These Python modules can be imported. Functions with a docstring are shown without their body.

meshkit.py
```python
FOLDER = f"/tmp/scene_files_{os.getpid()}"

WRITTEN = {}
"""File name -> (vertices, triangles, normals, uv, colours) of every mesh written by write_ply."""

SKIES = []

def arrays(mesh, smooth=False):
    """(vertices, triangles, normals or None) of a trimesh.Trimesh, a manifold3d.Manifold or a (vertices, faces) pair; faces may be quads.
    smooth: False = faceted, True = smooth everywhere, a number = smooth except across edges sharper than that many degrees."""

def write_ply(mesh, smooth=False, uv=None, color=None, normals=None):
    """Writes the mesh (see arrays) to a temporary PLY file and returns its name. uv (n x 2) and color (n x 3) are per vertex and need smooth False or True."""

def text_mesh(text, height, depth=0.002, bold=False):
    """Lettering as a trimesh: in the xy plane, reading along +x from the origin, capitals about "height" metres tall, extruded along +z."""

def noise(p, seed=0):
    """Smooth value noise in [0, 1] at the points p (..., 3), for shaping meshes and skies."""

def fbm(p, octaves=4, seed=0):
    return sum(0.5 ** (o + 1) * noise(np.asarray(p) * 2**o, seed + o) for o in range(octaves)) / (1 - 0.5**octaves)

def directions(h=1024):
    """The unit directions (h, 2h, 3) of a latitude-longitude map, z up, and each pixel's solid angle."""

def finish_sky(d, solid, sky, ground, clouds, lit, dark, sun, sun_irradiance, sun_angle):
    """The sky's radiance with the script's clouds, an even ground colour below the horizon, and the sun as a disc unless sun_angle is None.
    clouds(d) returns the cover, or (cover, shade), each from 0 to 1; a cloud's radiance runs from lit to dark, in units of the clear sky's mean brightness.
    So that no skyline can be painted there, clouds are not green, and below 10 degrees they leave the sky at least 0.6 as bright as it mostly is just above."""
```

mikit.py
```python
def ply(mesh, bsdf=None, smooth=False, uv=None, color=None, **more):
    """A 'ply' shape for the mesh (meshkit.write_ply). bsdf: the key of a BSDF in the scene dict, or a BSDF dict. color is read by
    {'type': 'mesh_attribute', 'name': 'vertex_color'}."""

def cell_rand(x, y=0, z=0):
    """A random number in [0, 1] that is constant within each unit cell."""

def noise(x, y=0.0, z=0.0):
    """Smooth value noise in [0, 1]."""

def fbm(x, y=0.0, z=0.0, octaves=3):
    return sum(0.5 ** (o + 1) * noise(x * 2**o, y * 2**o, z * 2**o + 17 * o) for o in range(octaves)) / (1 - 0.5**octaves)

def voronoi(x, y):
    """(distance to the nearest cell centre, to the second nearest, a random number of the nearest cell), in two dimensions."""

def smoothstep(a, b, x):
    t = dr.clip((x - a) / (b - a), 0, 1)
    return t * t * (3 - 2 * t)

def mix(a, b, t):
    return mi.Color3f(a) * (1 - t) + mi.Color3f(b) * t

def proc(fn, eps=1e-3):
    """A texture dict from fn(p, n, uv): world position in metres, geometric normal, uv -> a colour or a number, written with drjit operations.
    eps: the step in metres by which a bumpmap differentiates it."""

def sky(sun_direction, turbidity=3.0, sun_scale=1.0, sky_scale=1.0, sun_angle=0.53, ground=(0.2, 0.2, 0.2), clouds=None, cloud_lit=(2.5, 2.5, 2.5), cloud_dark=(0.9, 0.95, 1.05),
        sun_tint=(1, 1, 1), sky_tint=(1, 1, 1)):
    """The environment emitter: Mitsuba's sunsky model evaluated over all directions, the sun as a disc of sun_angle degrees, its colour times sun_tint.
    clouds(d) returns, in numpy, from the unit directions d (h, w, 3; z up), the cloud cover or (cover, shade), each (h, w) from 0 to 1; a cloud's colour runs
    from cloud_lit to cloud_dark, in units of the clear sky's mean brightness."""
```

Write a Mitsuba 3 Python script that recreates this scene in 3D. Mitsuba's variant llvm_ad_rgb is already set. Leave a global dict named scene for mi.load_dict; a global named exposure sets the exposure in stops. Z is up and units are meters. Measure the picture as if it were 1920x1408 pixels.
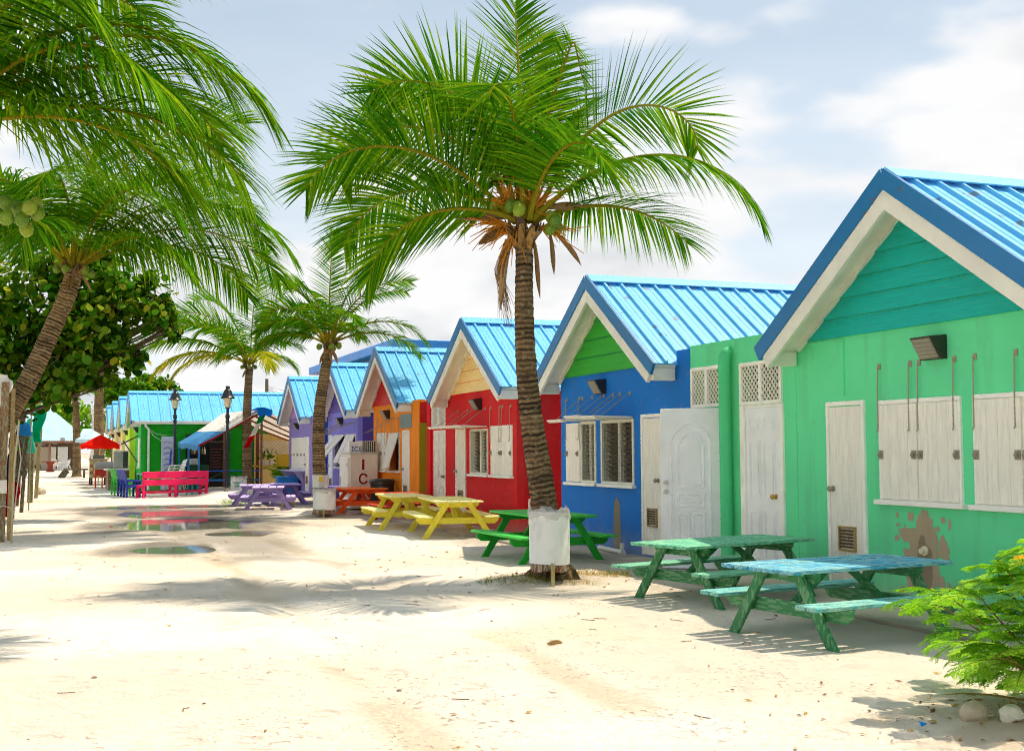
import math, random
import numpy as np, trimesh, drjit as dr, mitsuba as mi
import mikit, meshkit
from mikit import proc, noise, fbm, voronoi, smoothstep, mix, cell_rand
from shapely.geometry import Polygon, box as sbox
from shapely import affinity
from shapely.ops import unary_union

# ------------------------------------------------------------------ camera, sky, exposure
YAW, PITCH, ROLL, EYE = 0.355205, 0.0621042, -0.00518507, 1.6
FW = np.array([math.sin(YAW) * math.cos(PITCH), math.cos(YAW) * math.cos(PITCH), math.sin(PITCH)])
R0 = np.array([math.cos(YAW), -math.sin(YAW), 0.0])
U0 = np.cross(R0, FW)
RT = R0 * math.cos(ROLL) + U0 * math.sin(ROLL)
UP = -R0 * math.sin(ROLL) + U0 * math.cos(ROLL)
CAM = np.eye(4)
CAM[:3, 0], CAM[:3, 1], CAM[:3, 2], CAM[:3, 3] = -RT, UP, FW, (0, 0, EYE)
exposure = 1.68
SUN = (0.43, 0.045, 0.90)


def clouds(d):
    z = np.maximum(d[..., 2], 0.0)
    q = np.stack([d[..., 0] / (z + 0.30), d[..., 1] / (z + 0.30), z * 2.4], -1)
    f = meshkit.fbm(q * 1.9 + 3.7, 7, 11)
    g = meshkit.fbm(q * 6.0 + 9.1, 6, 4)
    low = np.clip((0.33 - z) / 0.22, -0.6, 1)
    v = f + 0.15 * low + 0.34 * (g - 0.5)
    t = np.clip((v - 0.43) / 0.13, 0, 1)
    haze = np.clip(1 - z / 0.34, 0, 1) * 0.40 + 0.42
    cover = haze + (1 - haze) * t * t * (3 - 2 * t)
    s = meshkit.fbm(q * 4.5 + 31.0, 6, 23)
    rim = np.clip((v - 0.52) / 0.16, 0, 1)
    shade = np.clip(0.25 + (s - 0.48) * 4.0, 0, 1) * (0.30 + 0.70 * rim)
    return cover, shade


scene, labels, place = {}, {}, {}
scene["camera"] = {"type": "perspective", "fov": 45.83, "fov_axis": "x", "near_clip": 0.05, "far_clip": 6000.0, "to_world": mi.ScalarTransform4f(CAM)}
scene["sky_light"] = mikit.sky(SUN, turbidity=3, clouds=clouds, sky_scale=1.12, sun_scale=1.12, cloud_lit=(2.3, 2.3, 2.3), cloud_dark=(1.62, 1.68, 1.74), sky_tint=(1.10, 1.13, 1.02), ground=(0.45, 0.42, 0.36))

# ------------------------------------------------------------------ colours: a plain colour is carried, constant over each face, in uv.x (6 bits a channel); uv.y carries wear
def C(h):
    h = h.lstrip("#")
    r, g, b = (int(h[i:i + 2], 16) for i in (0, 2, 4))
    q = [int(round(v / 255 * 63)) for v in (r, g, b)]
    return float((q[0] << 12) | (q[1] << 6) | q[2])


def dec(uv):
    k = dr.floor(uv.x + 0.5)
    r = dr.floor(k / 4096)
    g = dr.floor((k - r * 4096) / 64)
    b = k - r * 4096 - g * 64
    f = lambda v: dr.power(v / 63.0, 2.2)
    return mi.Color3f(f(r), f(g), f(b))


def wall_fn(p, n, uv):
    c = dec(uv)
    a = fbm(p.x * 1.3 + p.y * 1.1, p.z * 1.6, p.y * 0.5, 4)
    streak = fbm(p.y * 7 + p.x * 7, p.z * 0.7, 3.0, 3)
    c = c * (0.86 + 0.26 * a)
    grime = smoothstep(0.55, 0.75, streak) * 0.22
    splash = smoothstep(0.45, 0.0, p.z + 0.25 * (fbm(p.x * 5, p.y * 5, p.z * 5, 3) - 0.5)) * 0.38
    chip = smoothstep(0.72, 0.76, fbm(p.x * 9, p.y * 9, p.z * 9, 3)) * 0.5
    c = mix(c, c * 0.55 + mi.Color3f(0.05, 0.045, 0.035), grime)
    c = mix(c, mi.Color3f(0.42, 0.38, 0.30), splash)
    return mix(c, c * 0.6 + mi.Color3f(0.12), chip * 0.5)


def wall_bump(p, n, uv):
    return 0.5 * fbm(p.x * 24, p.y * 24, p.z * 24, 3) + 0.5 * noise(p.x * 90, p.y * 90, p.z * 90)


def wood_q(p, uv):
    ax = dr.floor(uv.y + 1e-4)
    k = mi.Float(1.0)
    sx = dr.select(ax < 0.5, 0.08, k); sy = dr.select((ax > 0.5) & (ax < 1.5), 0.08, k); sz = dr.select(ax > 1.5, 0.08, k)
    return p.x * sx, p.y * sy, p.z * sz


def wood_fn(p, n, uv):
    c = dec(uv)
    w = uv.y - dr.floor(uv.y + 1e-4)
    x, y, z = wood_q(p, uv)
    g = fbm(x * 55, y * 55, z * 55, 3)
    f1 = fbm(p.x * 8 + x * 40, p.y * 8 + y * 40, p.z * 8 + z * 40, 5)
    f2 = fbm(p.x * 9 + x * 40 + 5, p.y * 9 + y * 40, p.z * 9 + z * 40, 5)
    c = c * (0.84 + 0.3 * g)
    pale = c * 0.35 + mi.Color3f(0.30, 0.44, 0.30)
    dark = c * 0.35 + mi.Color3f(0.012, 0.02, 0.02)
    c = mix(c, pale, smoothstep(0.60 - 0.28 * w, 0.66 - 0.24 * w, f1) * w)
    return mix(c, dark, smoothstep(0.66 - 0.2 * w, 0.72 - 0.18 * w, f2) * w * 0.8)


def wood_bump(p, n, uv):
    x, y, z = wood_q(p, uv)
    return fbm(x * 70, y * 70, z * 70, 3)


def plain_fn(p, n, uv):
    c = dec(uv)
    w = uv.y - dr.floor(uv.y + 1e-4)
    a = fbm(p.x * 3, p.y * 3, p.z * 3, 4)
    d = fbm(p.x * 12 + 7, p.y * 12, p.z * 5, 4)
    c = c * (0.88 + 0.24 * a)
    return mix(c, c * 0.5 + mi.Color3f(0.06, 0.05, 0.03), smoothstep(0.5, 0.75, d) * (0.07 + 0.85 * w))


def roof_fn(p, n, uv):
    c = dec(uv)
    a = fbm(p.x * 1.1, p.y * 1.1, p.z * 1.1, 4)
    s = fbm(p.x * 11, p.y * 0.9, p.z * 0.9, 3)
    c = c * (0.9 + 0.2 * a)
    c = mix(c, c * 0.75 + mi.Color3f(0.05), smoothstep(0.5, 0.8, s) * 0.45)
    rust = smoothstep(0.745, 0.775, fbm(p.x * 7, p.y * 7, p.z * 7, 3))
    return mix(c, mi.Color3f(0.14, 0.09, 0.06), rust * 0.6)


def leaf_fn(p, n, uv):
    c = dec(uv)
    a = fbm(p.x * 2.3, p.y * 2.3, p.z * 2.3, 3)
    yel = mi.Color3f(c.x * 1.7 + 0.03, c.y * 1.12, c.z * 0.7)
    c = mix(c * 0.66, yel, smoothstep(0.3, 0.9, 0.55 * uv.y + 0.45 * a))
    return c * (0.85 + 0.3 * noise(p.x * 40, p.y * 40, p.z * 40))


def bark_fn(p, n, uv):
    c = dec(uv)
    ring = 0.5 * (0.5 + 0.5 * dr.sin(uv.y * 96.0 + 6.0 * fbm(p.x * 9, p.y * 9, p.z * 3, 3))) + 0.5 * noise(uv.y * 34.0 + 1.1 * fbm(p.x * 9, p.y * 9, p.z * 3, 3))
    fib = fbm(p.x * 45, p.y * 45, p.z * 12, 3)
    blot = fbm(p.x * 6, p.y * 6, p.z * 8, 4)
    c = c * (0.16 + 1.25 * ring * ring * (3 - 2 * ring)) * (0.55 + 0.9 * fib)
    c = mix(c, mi.Color3f(0.035, 0.026, 0.018), smoothstep(0.55, 0.72, blot) * 0.5)
    return mix(c, mi.Color3f(0.36, 0.31, 0.22), smoothstep(0.60, 0.74, fbm(p.x * 14 + 9, p.y * 14, p.z * 26, 3)) * 0.55)


def bark_bump(p, n, uv):
    return 0.5 + 0.5 * dr.sin(uv.y * 96.0 + 6.0 * fbm(p.x * 9, p.y * 9, p.z * 3, 3)) + 0.7 * fbm(p.x * 45, p.y * 45, p.z * 16, 3)


PUD = [(2.65, 36.9, 1.75, 1.0), (2.75, 33.2, 1.55, 1.5), (2.6, 28.0, 1.35, 1.75), (1.62, 20.9, 0.62, 0.8), (3.25, 24.3, 0.5, 0.6)]


def wetness(p):
    wet = mi.Float(0.0)
    k = 0.8 * (fbm(p.x * 1.3, p.y * 0.7, 7.0, 5) - 0.5)
    for x, y, rx, ry in PUD:
        q = dr.sqrt(dr.square((p.x - x) / (rx * 2.1)) + dr.square((p.y - y) / (ry * 2.2)))
        wet = dr.maximum(wet, smoothstep(1.1, 0.5, q + k))
    q = dr.sqrt(dr.square((p.x - 2.9) / 1.7) + dr.square((p.y - 24.5) / 9.0))
    return dr.maximum(wet, smoothstep(1.0, 0.4, q + 1.2 * k) * 0.7)


def sand_rough(p, n, uv):
    return 0.95 - 0.4 * wetness(p)


def sand_fn(p, n, uv):
    a = fbm(p.x * 0.35, p.y * 0.35, 1.0, 4)
    b = fbm(p.x * 2.2, p.y * 1.6, 5.0, 4)
    g = noise(p.x * 160, p.y * 160, 2.0)
    c = mix(mi.Color3f(0.52, 0.47, 0.39), mi.Color3f(0.63, 0.59, 0.515), smoothstep(0.3, 0.7, a))
    c = c * (0.93 + 0.10 * b + 0.05 * g)
    wet = wetness(p)
    # tyre lines with damp sand pressed up, running along the lane
    u = p.x - 2.35 - 0.6 * dr.sin(p.y * 0.09) + 0.25 * (fbm(p.x * 0.3, p.y * 0.25, 2.0, 2) - 0.5)
    tr = smoothstep(0.30, 0.06, dr.abs(dr.abs(u) - 0.72)) * smoothstep(0.42, 0.58, fbm(p.x * 1.1, p.y * 0.5, 12.0, 4)) * smoothstep(4.0, 6.5, p.y)
    c = mix(c, mi.Color3f(0.44, 0.385, 0.29), tr * 0.85)
    yel = smoothstep(0.58, 0.72, fbm(p.x * 0.5 + 4, p.y * 0.5, 9.0, 4)) * 0.3
    c = mix(c, mi.Color3f(0.60, 0.48, 0.31), yel)
    c = mix(c, mi.Color3f(0.135, 0.127, 0.105), wet * 0.88)
    yard_shade = smoothstep(6.0, 7.0, p.x + 0.8 * (fbm(p.x * 1.2, p.y * 0.8, 15.0, 4) - 0.5))
    c = mix(c, mi.Color3f(0.36, 0.315, 0.25), yard_shade * 0.75)  # concrete-toned sand by the fronts, with house and table shade painted in
    # litter and soil round the palm foot and under the shrub
    def soil(x, y, r):
        q = dr.sqrt(dr.square(p.x - x) + dr.square(p.y - y)) / r
        return smoothstep(1.1, 0.35, q + 0.9 * (fbm(p.x * 3, p.y * 3, 3.0, 4) - 0.5))
    s = dr.maximum(dr.maximum(soil(5.7, 13.9, 1.0), soil(5.3, 5.5, 1.1) * 0.8), soil(6.1, 29.8, 0.8))
    c = mix(c, mi.Color3f(0.30, 0.225, 0.13), s * 0.75)
    speck = smoothstep(0.80, 0.86, noise(p.x * 38, p.y * 30, 4.0)) * smoothstep(0.5, 0.62, fbm(p.x * 1.7, p.y * 1.1, 20.0, 3))
    return mix(c, mi.Color3f(0.20, 0.13, 0.07), speck * 0.55)


def sand_bump(p, n, uv):
    d, d2, r = voronoi(p.x * 2.6, p.y * 2.6)
    dent = smoothstep(0.34, 0.10, d) * smoothstep(0.45, 0.7, r) * 0.6
    return 0.6 * fbm(p.x * 8, p.y * 8, 1.0, 4) + 0.22 * noise(p.x * 60, p.y * 60, 3.0) - dent


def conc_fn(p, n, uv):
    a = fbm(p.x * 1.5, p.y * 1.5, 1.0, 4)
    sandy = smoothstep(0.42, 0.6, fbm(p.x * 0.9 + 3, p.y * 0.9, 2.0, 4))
    c = mix(mi.Color3f(0.24, 0.215, 0.18), mi.Color3f(0.34, 0.31, 0.26), a)  # concrete grey with the eave shade put into the colour
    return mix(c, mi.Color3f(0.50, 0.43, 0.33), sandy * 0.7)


def bsdf(name, fn, rough, bump=None, bscale=0.002, eps=1e-3, spec=0.4, **more):
    b = {"type": "principled", "base_color": proc(fn), "roughness": rough, "specular": spec, **more}
    if bump is not None:
        b = {"type": "bumpmap", "arbitrary": proc(bump, eps), "scale": bscale, "bsdf": b}
    scene[name] = {"type": "twosided", "bsdf": b}


bsdf("wall_paint", wall_fn, 0.75, wall_bump, 0.0035, 2e-3)
bsdf("wood_paint", wood_fn, 0.55, wood_bump, 0.0014, 2e-3)
bsdf("plain_paint", plain_fn, 0.5)
bsdf("roof_metal", roof_fn, 0.38, spec=0.5)
bsdf("palm_bark", bark_fn, 0.9, bark_bump, 0.016, 3e-3, spec=0.2)
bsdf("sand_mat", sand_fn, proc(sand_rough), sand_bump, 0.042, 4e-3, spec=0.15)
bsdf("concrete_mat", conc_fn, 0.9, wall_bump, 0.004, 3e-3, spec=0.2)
bsdf("dark_metal", plain_fn, 0.3, spec=0.6)
scene["leaf_mat"] = {"type": "principledthin", "base_color": proc(leaf_fn), "roughness": 0.33, "diff_trans": 0.76, "eta": 1.5}
scene["cloth_mat"] = {"type": "principledthin", "base_color": proc(plain_fn), "roughness": 0.7, "diff_trans": 0.55, "eta": 1.3}
scene["film_mat"] = {"type": "blendbsdf", "weight": 0.5, "a": {"type": "thindielectric", "int_ior": 1.45}, "b": {"type": "principledthin", "base_color": {"type": "rgb", "value": [0.75, 0.72, 0.7]}, "roughness": 0.3, "diff_trans": 0.9, "eta": 1.4}}
scene["water_mat"] = {"type": "principled", "base_color": {"type": "rgb", "value": [0.10, 0.105, 0.085]}, "roughness": 0.035, "specular": 0.55}
scene["pane_mat"] = {"type": "thindielectric", "int_ior": 1.5}
scene["plain_lamp_glass"] = {"type": "twosided", "bsdf": {"type": "principled", "base_color": {"type": "rgb", "value": [0.72, 0.66, 0.42]}, "roughness": 0.15, "specular": 0.6}}

# ------------------------------------------------------------------ mesh helpers
def hull_template():
    e = 0.1
    P = []
    for s in np.array(np.meshgrid([-1, 1], [-1, 1], [-1, 1])).T.reshape(-1, 3):
        for k in range(3):
            q = s * (1 - e); q = q.astype(float); q[k] = s[k]
            P.append((s, k, q))
    pts = np.array([p[2] for p in P])
    h = trimesh.convex.convex_hull(pts)
    idx = [int(np.argmin(((pts - v) ** 2).sum(1))) for v in h.vertices]
    return np.array([p[0] for p in P]), np.array([p[1] for p in P]), np.array(idx)[h.faces]


HS, HK, HF = hull_template()
BF = np.array([[0, 1, 3], [0, 3, 2], [4, 6, 7], [4, 7, 5], [0, 4, 5], [0, 5, 1], [2, 3, 7], [2, 7, 6], [0, 2, 6], [0, 6, 4], [1, 5, 7], [1, 7, 3]])
BV = np.array([[x, y, z] for x in (-1, 1) for y in (-1, 1) for z in (-1, 1)], float)


def rotz(a, x=0, y=0, z=0):
    c, s = math.cos(a), math.sin(a)
    return np.array([[c, -s, 0, x], [s, c, 0, y], [0, 0, 1, z], [0, 0, 0, 1.0]])


def basis(d, up=(0, 0, 1)):
    d = np.asarray(d, float); d = d / np.linalg.norm(d)
    s = np.cross(up, d)
    if np.linalg.norm(s) < 1e-4:
        s = np.cross((1, 0, 0), d)
    s /= np.linalg.norm(s)
    return s, np.cross(d, s), d


class M:
    def __init__(self, col="#ffffff", wear=0.0):
        self.V, self.F, self.UV, self.n = [], [], [], 0
        self.c, self.w = C(col), wear

    def col(self, h, wear=None):
        self.c = C(h)
        if wear is not None:
            self.w = wear
        return self

    def raw(self, V, F, w=None):
        V = np.asarray(V, float)
        self.V.append(V); self.F.append(np.asarray(F, int) + self.n); self.n += len(V)
        uv = np.empty((len(V), 2)); uv[:, 0] = self.c; uv[:, 1] = self.w if w is None else w
        self.UV.append(uv)
        return self

    def box(self, x0, x1, y0, y1, z0, z1, ch=0.0, R=None, at=(0, 0, 0)):
        c = np.array([(x0 + x1) / 2, (y0 + y1) / 2, (z0 + z1) / 2]); h = np.array([x1 - x0, y1 - y0, z1 - z0]) / 2
        if ch > 0:
            e = min(ch, h.min() * 0.8)
            V = HS * (h - e)
            V[np.arange(len(V)), HK] = (HS * h)[np.arange(len(V)), HK]
            F = HF
        else:
            V, F = BV * h, BF
        V = V + c
        if R is not None:
            V = V @ np.asarray(R).T
        return self.raw(V + np.asarray(at, float), F)

    def bar(self, a, b, w, t, up=(0, 0, 1), ch=0.004):
        a, b = np.asarray(a, float), np.asarray(b, float)
        s, u, d = basis(b - a, up)
        L = np.linalg.norm(b - a)
        return self.box(-w / 2, w / 2, -t / 2, t / 2, 0, L, ch, np.stack([s, u, d], 1), a)

    def tube(self, pts, r, n=8, cap=True, wscale=None):
        pts = np.asarray(pts, float); k = len(pts)
        r = np.broadcast_to(np.asarray(r, float), (k,))
        T = np.gradient(pts, axis=0); T /= np.linalg.norm(T, axis=1, keepdims=True) + 1e-12
        ref = np.array([0, 0, 1.0]) if abs(T[0][2]) < 0.9 else np.array([1.0, 0, 0])
        S = []
        s = np.cross(ref, T[0])
        for t in T:
            s = s - t * (s @ t); s /= np.linalg.norm(s) + 1e-12
            S.append(s)
        S = np.array(S); B = np.cross(T, S)
        a = np.arange(n) / n * 2 * np.pi
        V = pts[:, None] + r[:, None, None] * (np.cos(a)[None, :, None] * S[:, None] + np.sin(a)[None, :, None] * B[:, None])
        V = V.reshape(-1, 3)
        i = np.arange(k - 1)[:, None] * n; j = np.arange(n)[None]; j2 = (j + 1) % n
        A, Bq, Cq, D = i + j, i + j2, i + n + j2, i + n + j
        F = np.concatenate([np.stack([A, Bq, Cq], -1).reshape(-1, 3), np.stack([A, Cq, D], -1).reshape(-1, 3)])
        w = None
        if wscale is not None:
            w = np.repeat(np.concatenate([[0], np.cumsum(np.linalg.norm(np.diff(pts, axis=0), axis=1))]) * wscale, n)
        self.raw(V, F, w)
        if cap:
            for e, sgn in ((0, -1), (k - 1, 1)):
                ring = V[e * n:(e + 1) * n]
                f = [[0, q, q + 1] if sgn > 0 else [0, q + 1, q] for q in range(1, n - 1)]
                self.raw(ring, f, None if w is None else w[e * n])
        return self

    def prism(self, poly, t, o=(0, 0, 0), a=(1, 0, 0), b=(0, 1, 0), d=(0, 0, 1)):
        m = trimesh.creation.extrude_polygon(poly, t, engine="earcut")
        v = np.asarray(m.vertices)
        V = np.asarray(o, float) + v[:, :1] * np.asarray(a, float) + v[:, 1:2] * np.asarray(b, float) + v[:, 2:] * np.asarray(d, float)
        return self.raw(V, m.faces)

    def facade(self, poly, x0, t):   # polygon in (y, z), from x0 backwards by t
        for g in getattr(poly, "geoms", [poly]):
            self.prism(g, t, (x0, 0, 0), (0, 1, 0), (0, 0, 1), (1, 0, 0))
        return self

    def lathe(self, prof, n=24, at=(0, 0, 0)):
        pr = np.asarray(prof, float); k = len(pr); a = np.arange(n) / n * 2 * np.pi
        V = np.stack([pr[:, :1] * np.cos(a), pr[:, :1] * np.sin(a), np.repeat(pr[:, 1:], n, 1)], -1).reshape(-1, 3) + np.asarray(at, float)
        i = np.arange(k - 1)[:, None] * n; j = np.arange(n)[None]; j2 = (j + 1) % n
        F = np.concatenate([np.stack([i + j, i + j2, i + n + j2], -1).reshape(-1, 3), np.stack([i + j, i + n + j2, i + n + j], -1).reshape(-1, 3)])
        return self.raw(V, F)

    def mesh(self, m):
        return self.raw(m.vertices, m.faces)


COUNT = {}


def numkey(base):
    k = COUNT.get(base, 0); COUNT[base] = k + 1
    return base if k == 0 else f"{base}_{k:03d}"


def T(name, label, cat=None, group=None, kind=None, mat=None):
    key = numkey(name)
    labels[key] = {"label": label}
    if cat: labels[key]["category"] = cat
    if group: labels[key]["group"] = group
    if kind: labels[key]["kind"] = kind
    place[key] = mat
    return key


def put(key, m, bs, smooth):
    V, F, UV = np.concatenate(m.V), np.concatenate(m.F), np.concatenate(m.UV)
    X = place.get(key.split("__")[0])
    if X is not None:
        V = V @ X[:3, :3].T + X[:3, 3]
    mesh = trimesh.Trimesh(V, F, process=False)
    if smooth is not False and smooth is not True:
        v0 = trimesh.Trimesh(V, F, process=False)
        v0.merge_vertices()
        mesh = trimesh.graph.smooth_shade(v0, angle=math.radians(smooth), facet_minarea=None)
        UV = np.tile(UV[:1], (len(mesh.vertices), 1))
        smooth = True
    scene[key] = mikit.ply(mesh, bs, smooth=smooth, uv=UV)
    return key


def P(parent, name, m, bs="plain_paint", smooth=False, kind=None, label=None):
    key = numkey(parent + "__" + name)
    put(key, m, bs, smooth)
    if kind: labels.setdefault(key, {})["kind"] = kind
    if label: labels.setdefault(key, {})["label"] = label
    return key


def S(name, m, bs, label=None, smooth=False, kind="structure", cat=None, group=None):   # one-mesh top-level
    key = T(name, label, cat, group, kind)
    return put(key, m, bs, smooth)

# ------------------------------------------------------------------ ground
WHITE, BOARD, TRIM, ROOFC = "#e9e9e2", "#dcdccf", "#1f6ea6", "#58b2e4"  # TRIM is a darkened blue, the shade on the verge put into its colour
D = 8.12


def gz(x, y):
    x, y = np.asarray(x, float), np.asarray(y, float)
    p = np.stack([x, y, 0 * x], -1)
    near = np.clip(1.15 - np.hypot(x - 3, y - 15) / 90, 0, 1)
    z = 0.05 * (meshkit.fbm(p * [0.45, 0.35, 1], 4, 3) - 0.5) + 0.016 * (meshkit.fbm(p * 3.1, 3, 9) - 0.5)
    z = z * near * np.clip((7.6 - x) / 1.2, 0.15, 1)
    for (a, b, r, h) in ((5.62, 13.9, 0.85, 0.09), (6.15, 30.0, 0.8, 0.09), (5.3, 5.3, 0.9, 0.07), (4.9, 7.0, 1.6, 0.03)):
        z = z + h * np.exp(-((x - a) ** 2 + (y - b) ** 2) / (r * r) * 1.6)
    for (a, b, rx, ry) in PUD:
        q = np.sqrt(((x - a) / rx) ** 2 + ((y - b) / ry) ** 2)
        w = np.clip((1.95 - q) / 0.5, 0, 1); w = w * w * (3 - 2 * w)
        loc = 0.026 * (np.minimum(q, 1.9) ** 2 - 1.1) + 0.060 * (meshkit.fbm(p * [0.9, 0.55, 1] + 7, 5, 6) - 0.5)
        z = z * (1 - w) + np.maximum(loc, -0.03) * w
    ss = lambda a, b, v: (lambda t: t * t * (3 - 2 * t))(np.clip((v - a) / (b - a), 0, 1))
    z = z + 0.17 * ss(4.3, 5.6, x) * ss(39, 45, y) * (1 - ss(56, 70, y))
    u = x - 2.35 - 0.6 * np.sin(y * 0.09)
    z = z - 0.02 * np.exp(-((np.abs(u) - 0.72) / 0.22) ** 2) * np.clip((y - 4) / 5, 0, 1) * near
    return z


def gz1(x, y):
    return float(gz(np.array([x]), np.array([y]))[0])


def axis_lines(knots):
    out = []
    for (a, b, s) in knots:
        out += list(np.arange(a, b, s))
    return np.array(out + [knots[-1][1]])


gx = axis_lines([(-2500, -300, 400), (-300, -60, 40), (-60, -8, 4), (-8, -3, 0.5), (-3, 0.4, 0.1), (0.4, 5.2, 0.055), (5.2, 8.4, 0.1), (8.4, 14, 0.5), (14, 60, 4), (60, 300, 40), (300, 2500, 400)])
gy = axis_lines([(-300, -20, 40), (-20, 2, 2), (2, 18, 0.1), (18, 40, 0.11), (40, 42, 0.16), (42, 80, 0.7), (80, 200, 6), (200, 5000, 300)])
XX, YY = np.meshgrid(gx, gy, indexing="ij")
GV = np.stack([XX, YY, gz(XX, YY)], -1).reshape(-1, 3)
i = np.arange(len(gx) - 1)[:, None] * len(gy); j = np.arange(len(gy) - 1)[None]
A_ = (i + j).ravel(); B_ = A_ + len(gy)
m = M(); m.raw(GV, np.concatenate([np.stack([A_, B_, B_ + 1], 1), np.stack([A_, B_ + 1, A_ + 1], 1)]))
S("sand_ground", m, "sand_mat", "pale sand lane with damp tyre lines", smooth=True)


def blob(cx, cy, rx, ry, n=64, seed=0, rough=0.35):
    a = np.arange(n) / n * 2 * np.pi
    q = np.stack([np.cos(a) * 1.4, np.sin(a) * 1.4, a * 0 + seed * 7.3], -1)
    r = 1 + rough * 2 * (meshkit.fbm(q * 1.6, 4, seed) - 0.5)
    return Polygon(np.stack([cx + rx * r * np.cos(a), cy + ry * r * np.sin(a)], 1)).buffer(0)


WL = ["shallow puddle farthest along the sand lane, near the pink bench", "wide puddle that mirrors the pink bench", "largest puddle in the middle of the lane, mirroring the green bar",
      "round nearest puddle with a green reflection", "tiny puddle on the right of the lane past the largest one"]
for k, (x, y, rx, ry) in enumerate(PUD):
    pl = blob(x, y, rx * 1.42, ry * 1.42, 90, k + 3, 0.05)
    m = M()
    m.prism(pl, 0.003, (0, 0, -0.003 + 0.0005 * k))
    S("puddle", m, "water_mat", WL[k], cat="puddle")

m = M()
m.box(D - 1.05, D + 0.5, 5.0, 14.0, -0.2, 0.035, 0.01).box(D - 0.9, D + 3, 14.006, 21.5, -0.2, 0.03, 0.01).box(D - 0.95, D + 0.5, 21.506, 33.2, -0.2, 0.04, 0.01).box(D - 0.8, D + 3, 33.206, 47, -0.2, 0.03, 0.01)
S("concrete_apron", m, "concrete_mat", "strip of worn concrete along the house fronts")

# ------------------------------------------------------------------ houses
def slope_piece(m, yc, hw, z0, zr, x0, x1, n0, n1, far=False, s0=0.0, s1=1.0):
    """a slab on one roof slope between x0 and x1, from n0 to n1 along the slope's normal; s runs from the ridge (0) to the eave (1)"""
    sg = 1 if far else -1
    dz = z0 - zr
    L = math.hypot(hw, dz); es = np.array([0, sg * hw / L, dz / L]); en = np.array([0, sg * -dz / L, hw / L])
    o = np.array([0, yc, zr])
    pts = []
    for x in (x0, x1):
        for s in (s0, s1):
            for nn in (n0, n1):
                pts.append(o + es * (s * L) + en * nn + [x, 0, 0])
    pts = np.array(pts)
    h = trimesh.convex.convex_hull(pts)
    m.raw(h.vertices, h.faces)


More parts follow.
